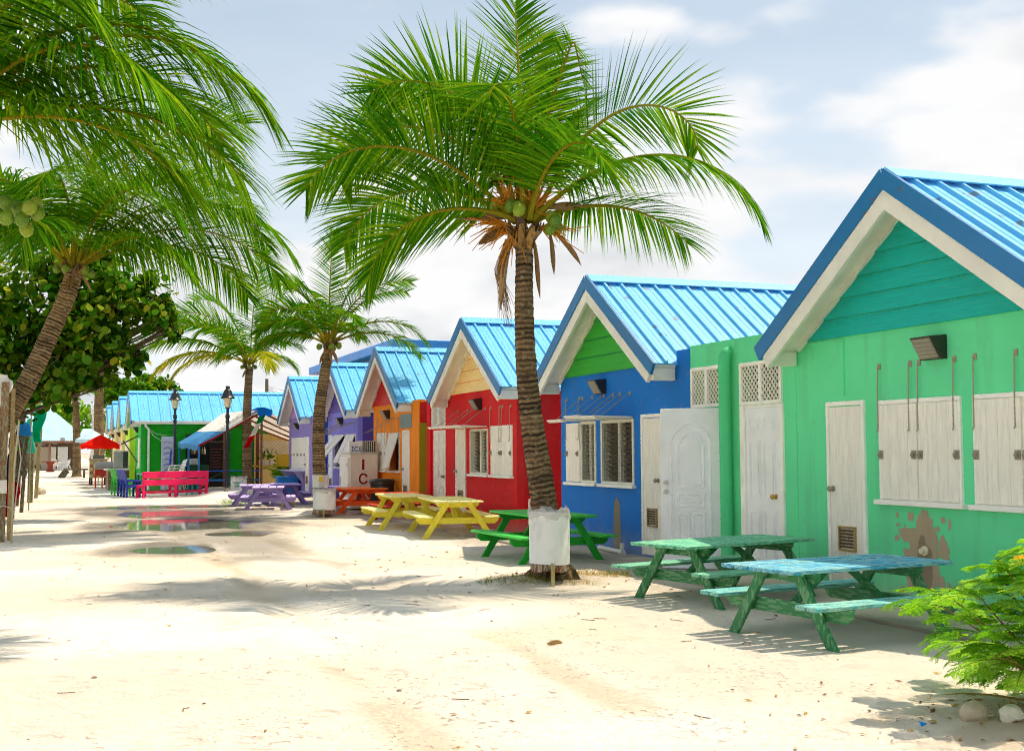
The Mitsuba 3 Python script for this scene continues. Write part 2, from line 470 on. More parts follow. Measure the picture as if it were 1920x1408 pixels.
def roof(h, yc, hw, ze, zr, x0, x1, col=ROOFC, step=0.30, farside=True, cap=True, detail=True):
    m = M(WHITE)
    for far in (False, True):
        slope_piece(m, yc, hw, ze, zr, x0 + 0.03, x1, -0.10, -0.012, far)
    R = P(h, "roof", m, "plain_paint")
    rng = random.Random(int(yc * 100))
    for far in ((False, True) if farside else (False,)):
        sg = 1 if far else -1
        dz = ze - zr; L = math.hypot(hw, dz); es = np.array([0, sg * hw / L, dz / L]); en = np.array([0, sg * -dz / L, hw / L])
        n = int(round((x1 - x0) / step)); st = (x1 - x0) / n
        for k in range(n):
            a = x0 + k * st
            t = 0.012
            g = 0.004
            prof = Polygon([(g, -0.008), (st - 0.002, -0.008), (st - 0.002, t), (st - 0.050, t), (st - 0.064, t + 0.042), (st - 0.096, t + 0.042), (st - 0.11, t), (st * 0.35, t), (st * 0.33, t + 0.006), (st * 0.30, t + 0.006), (st * 0.28, t), (g, t)])
            q = M(col, 0.0)
            ov = 0.05 + rng.uniform(-0.012, 0.018)
            if far:
                q.prism(prof, L + ov - 0.02, np.array([a, yc, zr]) + es * (L + ov), (1, 0, 0), en, -es)
            else:
                q.prism(prof, L + ov - 0.02, np.array([a, yc, zr]) + es * 0.02, (1, 0, 0), en, es)
            P(R, "panel", q, "roof_metal")
    if cap:
        q = M(col)
        for far in (False, True):
            slope_piece(q, yc, hw, ze, zr + 0.035, x0 - 0.01, x1, 0.03, 0.045, far, 0.0, 0.085)
        P(R, "ridge_cap", q, "roof_metal")
    # verge: metal trim and white board along the front edge
    q = M(TRIM); w = M(BOARD)
    for far in (False, True):
        slope_piece(q, yc, hw, ze, zr + 0.01, x0 - 0.035, x0 + 0.006, -0.135, 0.055, far, 0.0, 1.045)
        slope_piece(w, yc, hw, ze, zr, x0 - 0.014, x0 + 0.03, -0.30, -0.13, far, 0.0, 1.02)
    P(R, "metal_trim", q, "roof_metal"); P(R, "barge_board", w, "plain_paint")
    for sg in (-1, 1):
        y = yc + sg * hw
        P(R, "eave_box", M(BOARD).box(x0 + 0.03, D - 0.02, min(y - sg * 0.14, y), max(y - sg * 0.14, y), ze - 0.25, ze - 0.085, 0.006), "plain_paint")
    q = M(BOARD)
    for far in (False, True):
        slope_piece(q, yc, hw, ze, zr, x0 + 0.031, D + 0.2, -0.128, -0.102, far, 0.0, 0.985)
    P(R, "soffit", q, "plain_paint")
    q = M(BOARD)
    for far in (False, True):
        slope_piece(q, yc, hw, ze, zr, D - 0.07, D - 0.025, -0.20, -0.128, far, 0.0, 0.95)
    P(R, "bed_mould", q, "plain_paint")
    return R


def siding(h, yc, hw, zb, ze, zr, col, n=6):
    tri = Polygon([(yc - hw + 0.05, zb), (yc + hw - 0.05, zb), (yc + hw - 0.05, ze - 0.12), (yc, zr - 0.13), (yc - hw + 0.05, ze - 0.12)]).buffer(0)
    G = P(h, "gable", M(col).facade(tri, D + 0.001, 0.03), "wood_paint")
    hgt = (zr - zb) / n * 0.97
    for k in range(n):
        z = zb + k * hgt
        pl = tri.intersection(sbox(yc - 5, z + 0.004, yc + 5, z + hgt - 0.004))
        if pl.is_empty: continue
        m = M(col, 1.04)
        m.facade(pl, D - 0.05, 0.05)
        for V in m.V:
            fr = np.clip((V[:, 2] - z) / hgt, 0, 1)
            V[:, 0] = np.where(V[:, 0] < D - 0.02, D - 0.046 + 0.032 * fr, V[:, 0])
        P(G, "plank", m, "wood_paint")
    return G


def wedge_light(h, y, z, w=0.31, hh=0.24, d=0.20):
    """a wall pack lamp: dark wedge housing with a ribbed lens"""
    L = P(h, "wall_lamp", M("#2c2a26").prism(Polygon([(0, hh * 0.5), (-d, hh * 0.42), (-d * 0.35, -hh * 0.5), (0, -hh * 0.5)]), w, (D - 0.002, y + w / 2, z), (1, 0, 0), (0, 0, 1), (0, -1, 0)), "dark_metal")
    a = np.array([-d, hh * 0.42]); b = np.array([-d * 0.35, -hh * 0.5])
    q = M("#8f8a78")
    for k in range(5):
        f0, f1 = 0.08 + k * 0.17, 0.08 + k * 0.17 + 0.155
        p0, p1 = a + (b - a) * f0, a + (b - a) * f1
        o = np.array([-0.013, -0.008])
        q.prism(Polygon([p0, p1, p1 + o, p0 + o]).buffer(0), w * 0.86, (D - 0.002, y + w * 0.43, z), (1, 0, 0), (0, 0, 1), (0, -1, 0))
    P(L, "lens", q, "plain_paint")
    return L


def hook(h, y, z0=2.47, L=0.67, to=None):
    m = M("#98907e")
    m.box(D - 0.012, D + 0.01, y - 0.022, y + 0.022, z0 - 0.03, z0 + 0.03)
    if to is None:
        m.tube([(D - 0.03, y, z0), (D - 0.035, y + 0.004, z0 - L * 0.5), (D - 0.04, y, z0 - L), (D - 0.06, y - 0.01, z0 - L - 0.02), (D - 0.08, y - 0.035, z0 - L - 0.01)], 0.007, 5)
    else:
        m.tube([(D - 0.03, y, z0), to], 0.0065, 5)
    P(h, "shutter_hook", m, "plain_paint")


def sill(h, y0, y1, z, col=WHITE):
    P(h, "window_sill", M(col, 0.1).box(D - 0.075, D + 0.02, y0 - 0.05, y1 + 0.05, z - 0.05, z, 0.006), "plain_paint")


def leafboard(m, y0, y1, z0, z1, n=4, t=0.025, x=None):
    """one shutter leaf of n upright boards with shallow joints, front face at x"""
    x = D - 0.035 if x is None else x
    w = (y1 - y0) / n
    for k in range(n):
        m.box(x, x + t, y0 + k * w + 0.002, y0 + (k + 1) * w - 0.002, z0, z1, 0.003)
    m.box(x + t * 0.4, x + t + 0.006, y0 + 0.004, y1 - 0.004, z0 + 0.003, z1 - 0.003)


def catches(h, ys, z):
    for y in ys:
        q = M("#8c8474", 0.3)
        q.box(D - 0.048, D - 0.032, y - 0.035, y + 0.035, z - 0.045, z + 0.045, 0.004)
        q.lathe([(0, 0), (0.02, 0.004), (0.024, 0.02), (0.012, 0.03), (0, 0.032)], 10, (0, 0, 0))
        V = q.V[-1]; q.V[-1] = np.stack([D - 0.048 - V[:, 2], y + V[:, 0], z + V[:, 1]], 1)
        q.F[-1] = q.F[-1][:, ::-1]
        P(h, "catch", q, "plain_paint")


def shutters(h, y0, y1, z0, z1, n=2, lock=True):
    W = P(h, "shutter_window", M(WHITE, 0.15).box(D - 0.03, D + 0.02, y0, y1, z1 - 0.045, z1, 0.004).box(D - 0.03, D + 0.02, y0, y0 + 0.035, z0, z1 - 0.045, 0.004).box(D - 0.03, D + 0.02, y1 - 0.035, y1, z0, z1 - 0.045, 0.004).box(D - 0.004, D + 0.02, y0 + 0.03, y1 - 0.03, z0, z1 - 0.04), "wood_paint")
    w = (y1 - y0 - 0.05) / n
    for k in range(n):
        a = y0 + 0.025 + k * w
        q = M("#e6e3d8", 2.10); leafboard(q, a + 0.006, a + w - 0.006, z0 + 0.012, z1 - 0.05, 4)
        P(W, "shutter_leaf", q, "wood_paint")
    sill(h, y0, y1, z0)
    if lock:
        catches(h, [y0 + 0.05, (y0 + y1) / 2 - 0.05, (y0 + y1) / 2 + 0.05, y1 - 0.05] if n == 2 else [y0 + 0.06, y1 - 0.06], (z0 + z1) / 2 - 0.05)


def open_window(h, y0, y1, z0, z1, mesh=True, half=None):
    """a real opening: frame, mullion, louvre blades behind, wire grid in front"""
    W = P(h, "window", M("#d8d6c8").box(D - 0.02, D + 0.16, y0, y0 + 0.05, z0, z1, 0.004).box(D - 0.02, D + 0.16, y1 - 0.05, y1, z0, z1, 0.004).box(D - 0.02, D + 0.16, y0 + 0.05, y1 - 0.05, z1 - 0.05, z1, 0.004).box(D - 0.02, D + 0.16, y0 + 0.05, y1 - 0.05, z0, z0 + 0.04, 0.004), "plain_paint")
    yc = (y0 + y1) / 2
    P(W, "mullion", M("#d8d6c8").box(D + 0.03, D + 0.13, yc - 0.045, yc + 0.045, z0 + 0.04, z1 - 0.05, 0.004), "plain_paint")
    for a, b in ((y0 + 0.05, yc - 0.045), (yc + 0.045, y1 - 0.05)):
        n = 11
        for k in range(n):
            z = z0 + 0.06 + (z1 - z0 - 0.13) * (k + 0.5) / n
            P(W, "louvre_blade", M("#6a5f4a").box(-0.045, 0.045, a, b, -0.003, 0.003, 0, np.array([[0.8, 0, 0.6], [0, 1, 0], [-0.6, 0, 0.8]]), (D + 0.11, 0, z)), "plain_paint")
        P(W, "pane", M().box(D + 0.15, D + 0.153, a, b, z0 + 0.04, z1 - 0.05), "pane_mat")
    if mesh:
        q = M("#4a463e")
        for y in np.arange(y0 + 0.06, y1 - 0.05, 0.055):
            q.box(D + 0.012, D + 0.016, y - 0.0022, y + 0.0022, z0 + 0.04, z1 - 0.05)
        for z in np.arange(z0 + 0.07, z1 - 0.06, 0.055):
            q.box(D + 0.0165, D + 0.0205, y0 + 0.05, y1 - 0.05, z - 0.0022, z + 0.0022)
        P(W, "wire_grille", q, "dark_metal")
    sill(h, y0, y1, z0)
    return W


def raised_leaf(h, y0, y1, z, length=0.62, tilt=3, n=3, hooks=()):
    """an awning shutter swung up to almost level"""
    a = math.radians(tilt); R = np.array([[math.cos(a), 0, math.sin(a)], [0, 1, 0], [-math.sin(a), 0, math.cos(a)]])
    q = M("#e2ded2", 0.15); w = (y1 - y0) / n
    for k in range(n):
        q.box(-length, 0, y0 + k * w + 0.002, y0 + (k + 1) * w - 0.002, -0.014, 0.014, 0.003, R, (D - 0.02, 0, z))
    q.box(-length + 0.03, -length + 0.10, y0, y1, -0.034, -0.0145, 0.003, R, (D - 0.02, 0, z))
    P(h, "raised_shutter", q, "wood_paint")
    for y in hooks:
        hook(h, y, 2.47, to=(D - length * 0.85, y, z - 0.01 + 0.85 * length * math.sin(a) * 0))


def vent(parent, y, z, w=0.26, hh=0.24, x=None):
    x = D - 0.05 if x is None else x
    q = M("#9b8050", 0.3)
    q.box(x, x + 0.04, y - w / 2, y + w / 2, z + hh / 2 - 0.02, z + hh / 2, 0.003).box(x, x + 0.04, y - w / 2, y + w / 2, z - hh / 2, z - hh / 2 + 0.02, 0.003)
    q.box(x, x + 0.04, y - w / 2, y - w / 2 + 0.02, z - hh / 2 + 0.02, z + hh / 2 - 0.02, 0.003).box(x, x + 0.04, y + w / 2 - 0.02, y + w / 2, z - hh / 2 + 0.02, z + hh / 2 - 0.02, 0.003)
    q.col("#2a261f").box(x + 0.03, x + 0.038, y - w / 2 + 0.02, y + w / 2 - 0.02, z - hh / 2 + 0.02, z + hh / 2 - 0.02)
    V = P(parent, "vent", q, "plain_paint")
    for k in range(6):
        zz = z - hh / 2 + 0.03 + (hh - 0.06) * (k + 0.5) / 6
        P(V, "slat", M("#75664a").box(-0.02, 0.02, y - w / 2 + 0.021, y + w / 2 - 0.021, -0.003, 0.003, 0, np.array([[0.75, 0, 0.66], [0, 1, 0], [-0.66, 0, 0.75]]), (x + 0.012, 0, zz)), "plain_paint")


def knobmesh(x, y, z, col="#8a8478", r=0.032):
    q = M(col)
    q.lathe([(0, 0), (r * 1.1, 0.001), (r * 1.1, 0.012), (r * 0.5, 0.016), (r * 0.5, 0.035), (r, 0.045), (r * 1.05, 0.06), (r * 0.7, 0.075), (0, 0.08)], 14)
    V = q.V[-1]; q.V[-1] = np.stack([x - V[:, 2], y + V[:, 0], z + V[:, 1]], 1); q.F[-1] = q.F[-1][:, ::-1]
    return q


def narrow_door(h, y0, y1, z1=2.13, z0=0.06, knob=None, hasvent=True, col="#e6e2d6"):
    q = M(WHITE, 0.1)
    q.box(D - 0.03, D + 0.02, y0, y0 + 0.05, z0, z1, 0.004).box(D - 0.03, D + 0.02, y1 - 0.05, y1, z0, z1, 0.004).box(D - 0.03, D + 0.02, y0 + 0.05, y1 - 0.05, z1 - 0.05, z1, 0.004)
    dd = P(h, "utility_door", q, "plain_paint")
    q = M(col, 2.06); leafboard(q, y0 + 0.055, y1 - 0.055, z0 + 0.01, z1 - 0.06, 5, 0.02, D - 0.022)
    P(dd, "leaf", q, "wood_paint")
    if hasvent: vent(h, (y0 + y1) / 2 - 0.02, 0.62, min(0.3, (y1 - y0) * 0.55), 0.27)
    P(dd, "knob", knobmesh(D - 0.02, knob if knob else y1 - 0.11, 1.16), "dark_metal")
    return dd


def six_panel(m, w, hh, fr="x"):
    """raised panels of a moulded door in its own (u, v) plane, as boxes (u0,u1,v0,v1)"""
    out = []
    for u0, u1 in ((0.12 * w, 0.45 * w), (0.55 * w, 0.88 * w)):
        out += [(u0, u1, 0.86 * hh, 0.95 * hh), (u0, u1, 0.46 * hh, 0.80 * hh), (u0, u1, 0.10 * hh, 0.38 * hh)]
    return out


def door6(h, y0, y1, z1=2.12, z0=0.05, knob_col="#b08a3c", col="#e4e6e6"):
    w, hh = y1 - y0, z1 - z0
    dd = P(h, "panel_door", M(col).box(D - 0.012, D + 0.03, y0, y1, z0, z1, 0.004), "plain_paint")
    for (u0, u1, v0, v1) in six_panel(None, w, hh):
        P(dd, "panel", M(col).facade(rect(y0 + u0, y0 + u1, z0 + v0, z0 + v1).difference(rect(y0 + u0 + 0.022, y0 + u1 - 0.022, z0 + v0 + 0.022, z0 + v1 - 0.022)), D - 0.026, 0.0135).box(D - 0.022, D - 0.0125, y0 + u0 + 0.045, y0 + u1 - 0.045, z0 + v0 + 0.045, z0 + v1 - 0.045, 0.005), "plain_paint")
    P(dd, "knob", knobmesh(D - 0.012, y0 + 0.09, z0 + 0.98, knob_col), "dark_metal")
    return dd


def lattice(h, y0, y1, z0, z1, mid=True, x=None):
    x = D - 0.02 if x is None else x
    q = M(WHITE, 0.1)
    q.box(x - 0.01, x + 0.04, y0, y0 + 0.045, z0, z1, 0.004).box(x - 0.01, x + 0.04, y1 - 0.045, y1, z0, z1, 0.004).box(x - 0.01, x + 0.04, y0 + 0.045, y1 - 0.045, z1 - 0.045, z1, 0.004).box(x - 0.01, x + 0.04, y0 + 0.045, y1 - 0.045, z0, z0 + 0.045, 0.004)
    if mid: q.box(x - 0.008, x + 0.038, (y0 + y1) / 2 - 0.03, (y0 + y1) / 2 + 0.03, z0 + 0.045, z1 - 0.045, 0.004)
    L = P(h, "lattice_panel", q, "plain_paint")
    fr = sbox(y0 + 0.04, z0 + 0.04, y1 - 0.04, z1 - 0.04)
    q = M("#e0dccc", 0.1)
    hh = z1 - z0
    for sg, xo in ((1, 0.0), (-1, 0.008)):
        k = y0 - hh
        while k < y1 + hh:
            a, b = (k, z0) if sg > 0 else (k + hh, z0)
            ln = Polygon([(a - 0.014, z0), (a + 0.014, z0), (a + sg * hh + 0.014, z1), (a + sg * hh - 0.014, z1)])
            pc = ln.intersection(fr)
            if not pc.is_empty and pc.area > 1e-4: q.facade(pc, x + 0.004 + xo, 0.0075)
            k += 0.082
    P(L, "lattice_strips", q, "plain_paint", kind="stuff")
    return L


def rect(y0, y1, z0, z1): return sbox(y0, z0, y1, z1)


def house(label, yc, y0, y1, wall, gable, side, parapet=(), holes=(), nf=6, back=13.0, hw=2.15, ze=2.83, zr=4.30, x0=7.72, near_side=True, siden=None):
    h = T("gabled_shop", label, "shop", "gabled shops in a row under blue metal roofs")
    body = unary_union([rect(y0, y1, -0.1, 2.86)] + [rect(a, b, -0.1, z) for a, b, z in parapet])
    tri = Polygon([(yc - hw + 0.1, 2.8), (yc + hw - 0.1, 2.8), (yc, zr - 0.14)])
    poly = unary_union([body, tri])
    for r in holes: poly = poly.difference(rect(*r))
    P(h, "front_wall", M(wall).facade(poly, D, 0.15), "wall_paint")
    a = min([y0] + [p[0] for p in parapet]); b = max([y1] + [p[1] for p in parapet])
    zs = min([2.86] + [p[2] for p in parapet])
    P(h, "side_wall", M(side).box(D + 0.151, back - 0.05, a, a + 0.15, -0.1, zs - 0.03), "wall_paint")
    P(h, "side_wall", M(wall).box(D + 0.151, back - 0.05, b - 0.15, b, -0.1, zs - 0.03), "wall_paint")
    tb = unary_union([rect(a + 0.151, b - 0.151, -0.1, zs - 0.04), tri])
    P(h, "back_wall", M(wall).facade(tb, back - 0.2, 0.15), "wall_paint")
    P(h, "ceiling", M("#8a8678").box(D + 0.152, back - 0.201, a + 0.152, b - 0.152, 2.68, 2.72), "plain_paint")
    roof(h, yc, hw, ze, zr, x0, back)
    siding(h, yc, hw, 2.84, ze, zr, gable, nf)
    return h

# ---- mint green shop, nearest
g = house("mint green shop with a teal plank gable, nearest the camera", 10.0, 5.0, 12.24, "#60da98", "#00a89c", "#60da98", [(12.24, 14.80, 3.03)], [(13.96, 14.72, 0.05, 2.13), (12.56, 13.44, 2.2, 2.66), (13.96, 14.72, 2.21, 2.68)], 7, zr=4.36, hw=2.32)
narrow_door(g, 10.93, 11.62, knob=11.51)
shutters(g, 9.43, 10.68, 1.07, 2.11); shutters(g, 8.0, 9.26, 1.07, 2.11)
for y in (10.67, 10.17, 10.03, 9.51, 9.23, 8.70, 8.56, 8.05): hook(g, y)
wedge_light(g, 9.77, 2.60)
P(g, "conduit", M("#60da98").box(D - 0.02, D + 0.01, 11.3, 12.2, 2.80, 2.825).box(D - 0.02, D + 0.01, 11.28, 11.299, 2.19, 2.825).box(D - 0.006, D + 0.01, 12.235, 12.25, 0, 2.80), "wall_paint")
lattice(g, 12.52, 13.48, 2.16, 2.70); lattice(g, 13.92, 14.76, 2.17, 2.72)
door6(g, 12.60, 13.36)
P(g, "door_frame", M(WHITE, 0.2).box(D - 0.03, D + 0.02, 12.50, 12.595, 0.03, 2.155, 0.004).box(D - 0.03, D + 0.02, 13.365, 13.48, 0.03, 2.155, 0.004).box(D - 0.015, D + 0.03, 12.595, 13.365, 2.122, 2.155), "plain_paint")
q = M("#50cc8a"); q.tube([(D - 0.1, 13.72, 0.0), (D - 0.1, 13.72, 2.66), (D - 0.098, 13.72, 2.72), (D - 0.09, 13.72, 2.79), (D - 0.07, 13.72, 2.84), (D - 0.02, 13.72, 2.87), (D + 0.02, 13.72, 2.875)], [0.078] * 5 + [0.07, 0.05], 18)
P(g, "downpipe", q, "wall_paint", True)
q = M("#50cc8a"); q.lathe([(0.079, 2.60), (0.086, 2.60), (0.086, 2.66), (0.079, 2.66)], 18, (D - 0.1, 13.72, 0)); P(g, "pipe_collar", q, "wall_paint", 40)
# the big moulded door, swung open
hx, hy, ang, dw, dh = D - 0.03, 13.95, math.atan2(0.50, -0.62), 0.80, 2.10
ex, ey = math.cos(ang), math.sin(ang)
X = np.array([[ex, ey, 0, hx], [ey, -ex, 0, hy], [0, 0, 1, 0.05], [0, 0, 0, 1.0]])   # local u along the leaf, local v = the side that faces the lane
X = np.array([[ex, -ey, 0, hx], [ey, ex, 0, hy], [0, 0, 1, 0.05], [0, 0, 0, 1.0]])


def xf(m, X):
    m.V = [v @ X[:3, :3].T + X[:3, 3] for v in m.V]
    return m


od = P(g, "open_door", xf(M("#e3e8ea").box(0, dw, -0.02, 0.02, 0, dh, 0.004), X), "plain_paint", label="moulded white door standing open")
fy = 0.0201
def mould(poly_out, t, lift, nm="panel"):
    P(od, nm, xf(M("#e3e8ea").prism(poly_out, t, (0, fy + lift, 0), (1, 0, 0), (0, 0, 1), (0, 1, 0)), X), "plain_paint")
def arch(u0, u1, v0, v1, rise):
    n = 14
    top = [(u0 + (u1 - u0) * k / n, v1 - rise + rise * math.sin(math.pi * k / n) ** 0.8) for k in range(n, -1, -1)]
    return Polygon([(u0, v0), (u1, v0)] + top).buffer(0)
def ringed(p, w): return p.difference(p.buffer(-w))
mould(ringed(arch(0.13, 0.67, 0.10, 1.90, 0.20), 0.022), 0.012, 0, "outer_moulding")
for pp in (arch(0.22, 0.58, 1.05, 1.78, 0.18), sbox(0.22, 0.80, 0.58, 0.98), sbox(0.22, 0.16, 0.38, 0.72), sbox(0.42, 0.16, 0.58, 0.72)):
    mould(ringed(pp, 0.02), 0.012, 0); mould(pp.buffer(-0.045), 0.008, 0)
for zz, nm in ((1.0, "knob"), (1.12, "deadbolt")):
    q = M("#b5b2a8"); q.lathe([(0, 0), (0.034, 0.001), (0.034, 0.014), (0.016, 0.018), (0.016, 0.035), (0.03, 0.045), (0.028, 0.066), (0, 0.07)], 14)
    V = q.V[-1]; q.V[-1] = np.stack([dw - 0.07 + V[:, 0], fy + V[:, 2], zz + V[:, 1]], 1); q.F[-1] = q.F[-1][:, ::-1]
    P(od, nm, xf(q, X), "dark_metal")
P(g, "peeled_patch", M("#8a7a60", 0.3).facade(unary_union([blob(10.03, 0.42, 0.11, 0.3, 50, 14, 0.5), blob(10.16, 0.3, 0.08, 0.12, 30, 18, 0.6)]), D - 0.006, 0.0024), "wall_paint")
P(g, "peeled_patch", M("#a8987c", 0.35).facade(unary_union([blob(10.02, 0.52, 0.20, 0.42, 60, 4, 0.5), blob(10.3, 0.72, 0.09, 0.07, 30, 6), blob(10.18, 0.35, 0.16, 0.2, 40, 8, 0.6), blob(9.75, 0.62, 0.06, 0.12, 30, 9, 0.6), blob(9.78, 0.25, 0.05, 0.1, 30, 12)] + [blob(10.05 + 0.4 * math.sin(k * 7.1), 0.5 + 0.42 * math.cos(k * 3.7), 0.012 + 0.012 * (k % 4), 0.014 + 0.008 * (k % 5), 16, k + 40, 0.8) for k in range(46)]), D - 0.0035, 0.003), "wall_paint")
q = M("#d8cfae"); q.lathe([(0, 0), (0.05, 0.002), (0.05, 0.02), (0.03, 0.025), (0.03, 0.06), (0, 0.062)], 14)
V = q.V[-1]; q.V[-1] = np.stack([D - 0.004 - V[:, 2], 10.01 + V[:, 0], 0.58 + V[:, 1]], 1); q.F[-1] = q.F[-1][:, ::-1]
P(g, "pipe_stub", q, "plain_paint", 40)

# ---- blue shop
g = house("bright blue shop with a green plank gable", 17.40, 14.815, 19.45, "#0a6cc2", "#32a232", "#0a6cc2", [(14.815, 15.2, 3.0)], [(17.99, 18.56, 1.09, 2.06), (16.60, 17.75, 1.09, 2.06)], 5, hw=2.2)
open_window(g, 16.58, 17.77, 1.07, 2.08); open_window(g, 17.97, 18.58, 1.07, 2.08)
q = M("#e6e3d8", 2.08); leafboard(q, 18.59, 19.17, 1.08, 2.06, 4); P(g, "shutter_leaf", q, "wood_paint")
sill(g, 18.6, 19.17, 1.07); catches(g, [18.66, 19.11], 1.55)
raised_leaf(g, 16.58, 17.17, 2.10, 0.64, 1, 3, (16.70, 17.05)); raised_leaf(g, 17.19, 17.77, 2.10, 0.64, 3, 3, (17.3, 17.65)); raised_leaf(g, 17.97, 18.58, 2.10, 0.60, -1, 3, (18.1, 18.5))
for y in (19.15, 18.62): hook(g, y)
wedge_light(g, 17.72, 2.62)
narrow_door(g, 15.63, 16.31, knob=15.76)
P(g, "bare_patch", M("#7d7560", 0.4).facade(Polygon([(17.1, 0.02), (17.3, 0.02), (17.33, 0.4), (17.29, 0.78), (17.22, 0.86), (17.14, 0.78), (17.10, 0.4)]).buffer(0.02), D - 0.0035, 0.003), "wall_paint")

# ---- red shop
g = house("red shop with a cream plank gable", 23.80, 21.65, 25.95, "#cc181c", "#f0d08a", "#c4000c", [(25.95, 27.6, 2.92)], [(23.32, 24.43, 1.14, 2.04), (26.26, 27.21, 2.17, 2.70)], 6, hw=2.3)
open_window(g, 23.30, 24.45, 1.12, 2.06, mesh=False); shutters(g, 21.86, 23.08, 1.12, 2.10)
raised_leaf(g, 23.3, 24.4, 2.10, 0.64, 1, 4, (23.45, 24.2)); raised_leaf(g, 24.42, 25.5, 2.11, 0.62, 0, 4, (24.6, 25.3))
for y in (23.11, 22.55, 22.42, 21.95): hook(g, y)
wedge_light(g, 23.83, 2.57); narrow_door(g, 24.74, 25.42, knob=25.33); door6(g, 26.22, 27.15, 2.08, knob_col="#6a665c", col="#dad8cc"); lattice(g, 26.22, 27.25, 2.13, 2.74)
P(g, "painted_lit_strip", M("#d00c10").box(D - 0.05, D + 0.01, 27.3, 27.58, -0.05, 2.9, 0.01), "wall_paint")  # lit stretch of the red front, painted as an added brighter strip

# ---- orange shop
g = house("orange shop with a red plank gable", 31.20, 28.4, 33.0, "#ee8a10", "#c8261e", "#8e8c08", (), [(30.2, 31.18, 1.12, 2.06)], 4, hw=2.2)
shutters(g, 31.5, 32.54, 1.10, 2.10)
P(g, "window", M("#d8d4c4").box(D - 0.03, D + 0.02, 30.16, 30.2, 1.1, 2.1).box(D - 0.03, D + 0.02, 31.18, 31.22, 1.1, 2.1), "plain_paint"); sill(g, 30.16, 31.22, 1.1)
raised_leaf(g, 30.70, 31.17, 2.08, 0.95, -78, 3, (30.8,)); raised_leaf(g, 30.22, 30.68, 2.08, 0.95, -72, 3, (30.4,))
for y in (32.5, 32.0, 31.6, 31.0, 30.2): hook(g, y)
wedge_light(g, 31.35, 2.58); narrow_door(g, 29.24, 29.88)
P(g, "grey_plate", M("#6f8480").box(D - 0.015, D + 0.01, 29.05, 30.1, 2.19, 2.54), "plain_paint")
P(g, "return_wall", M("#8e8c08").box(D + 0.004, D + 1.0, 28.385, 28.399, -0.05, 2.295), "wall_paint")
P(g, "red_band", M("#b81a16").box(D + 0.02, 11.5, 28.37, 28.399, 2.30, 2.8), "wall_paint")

# ---- violet shop (behind the ice box)
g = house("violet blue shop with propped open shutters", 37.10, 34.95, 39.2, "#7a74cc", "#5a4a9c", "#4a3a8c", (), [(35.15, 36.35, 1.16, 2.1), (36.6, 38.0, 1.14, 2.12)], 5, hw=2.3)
for a, b in ((35.15, 36.35), (36.6, 38.0)):
    P(g, "window", M("#dcd8cc").box(D - 0.03, D + 0.1, a - 0.04, a, 1.12, 2.14).box(D - 0.03, D + 0.1, b, b + 0.04, 1.12, 2.14), "plain_paint"); sill(g, a - 0.04, b + 0.04, 1.13)
for a, b, t in ((35.16, 35.74, -66), (35.77, 36.34, -64), (36.61, 37.28, -48), (37.32, 37.99, -46)): raised_leaf(g, a, b, 2.12, 0.95, t, 3, (a + 0.15, b - 0.1))
wedge_light(g, 37.05, 2.54); narrow_door(g, 38.35, 38.95, col="#dfe3ee")

# ---- lilac shop, last of the row
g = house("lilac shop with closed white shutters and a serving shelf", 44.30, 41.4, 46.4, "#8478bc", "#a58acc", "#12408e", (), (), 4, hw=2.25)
shutters(g, 44.42, 45.74, 0.98, 2.12); shutters(g, 43.05, 44.38, 0.98, 2.12)
wedge_light(g, 44.5, 2.55); narrow_door(g, 42.36, 42.96)
q = M("#b4a8d8", 1.2); q.box(7.70, D - 0.01, 43.0, 46.3, 0.90, 0.94, 0.006)
sh = P(g, "serving_shelf", q, "wood_paint")
for y in (43.4, 44.3, 45.2, 46.1): P(sh, "bracket", M("#b4a8d8", 0.1).prism(Polygon([(7.75, 0.89), (D - 0.012, 0.89), (D - 0.012, 0.45)]), 0.05, (0, y, 0), (1, 0, 0), (0, 0, 1), (0, -1, 0)), "wood_paint")

# ---- the further row, past the tent: green bar, lime, yellow and pale shops
def far_house(label, xf_, yc, wall, gable, hw=2.15, ze=2.90, zr=4.20, xb=9.6, y0=None, y1=None, side=None, shut=True, floor=None):
    global D
    keep = D; D = xf_
    h = T("gabled_shop", label, "shop", "gabled shops in a row under blue metal roofs")
    y0 = yc - hw + 0.15 if y0 is None else y0; y1 = yc + hw - 0.15 if y1 is None else y1
    tri = Polygon([(yc - hw + 0.1, ze - 0.05), (yc + hw - 0.1, ze - 0.05), (yc, zr - 0.14)])
    P(h, "front_wall", M(wall).facade(unary_union([rect(y0, y1, -0.1, ze + 0.05), tri]), D, 0.15), "wall_paint")
    P(h, "side_wall", M(side or wall).box(D + 0.151, xb - 0.1, y0, y0 + 0.15, -0.1, ze + 0.05), "wall_paint")
    P(h, "side_wall", M(wall).box(D + 0.151, xb - 0.1, y1 - 0.15, y1, -0.1, ze + 0.05), "wall_paint")
    P(h, "back_wall", M(wall).facade(unary_union([rect(y0 + 0.151, y1 - 0.151, -0.1, ze), tri]), xb - 0.3, 0.15), "wall_paint")
    roof(h, yc, hw, ze, zr, xf_ - 0.40, xb, "#60b8ea", 0.42, farside=False)
    P(h, "gable", M(gable).facade(tri, D - 0.03, 0.029), "wood_paint")
    wedge_light(h, yc, ze - 0.35)
    if shut:
        shutters(h, yc - 1.5, yc - 0.1, 1.05, 2.2, lock=False); shutters(h, yc + 0.2, yc + 1.5, 1.05, 2.2, lock=False)
    D = keep
    return h


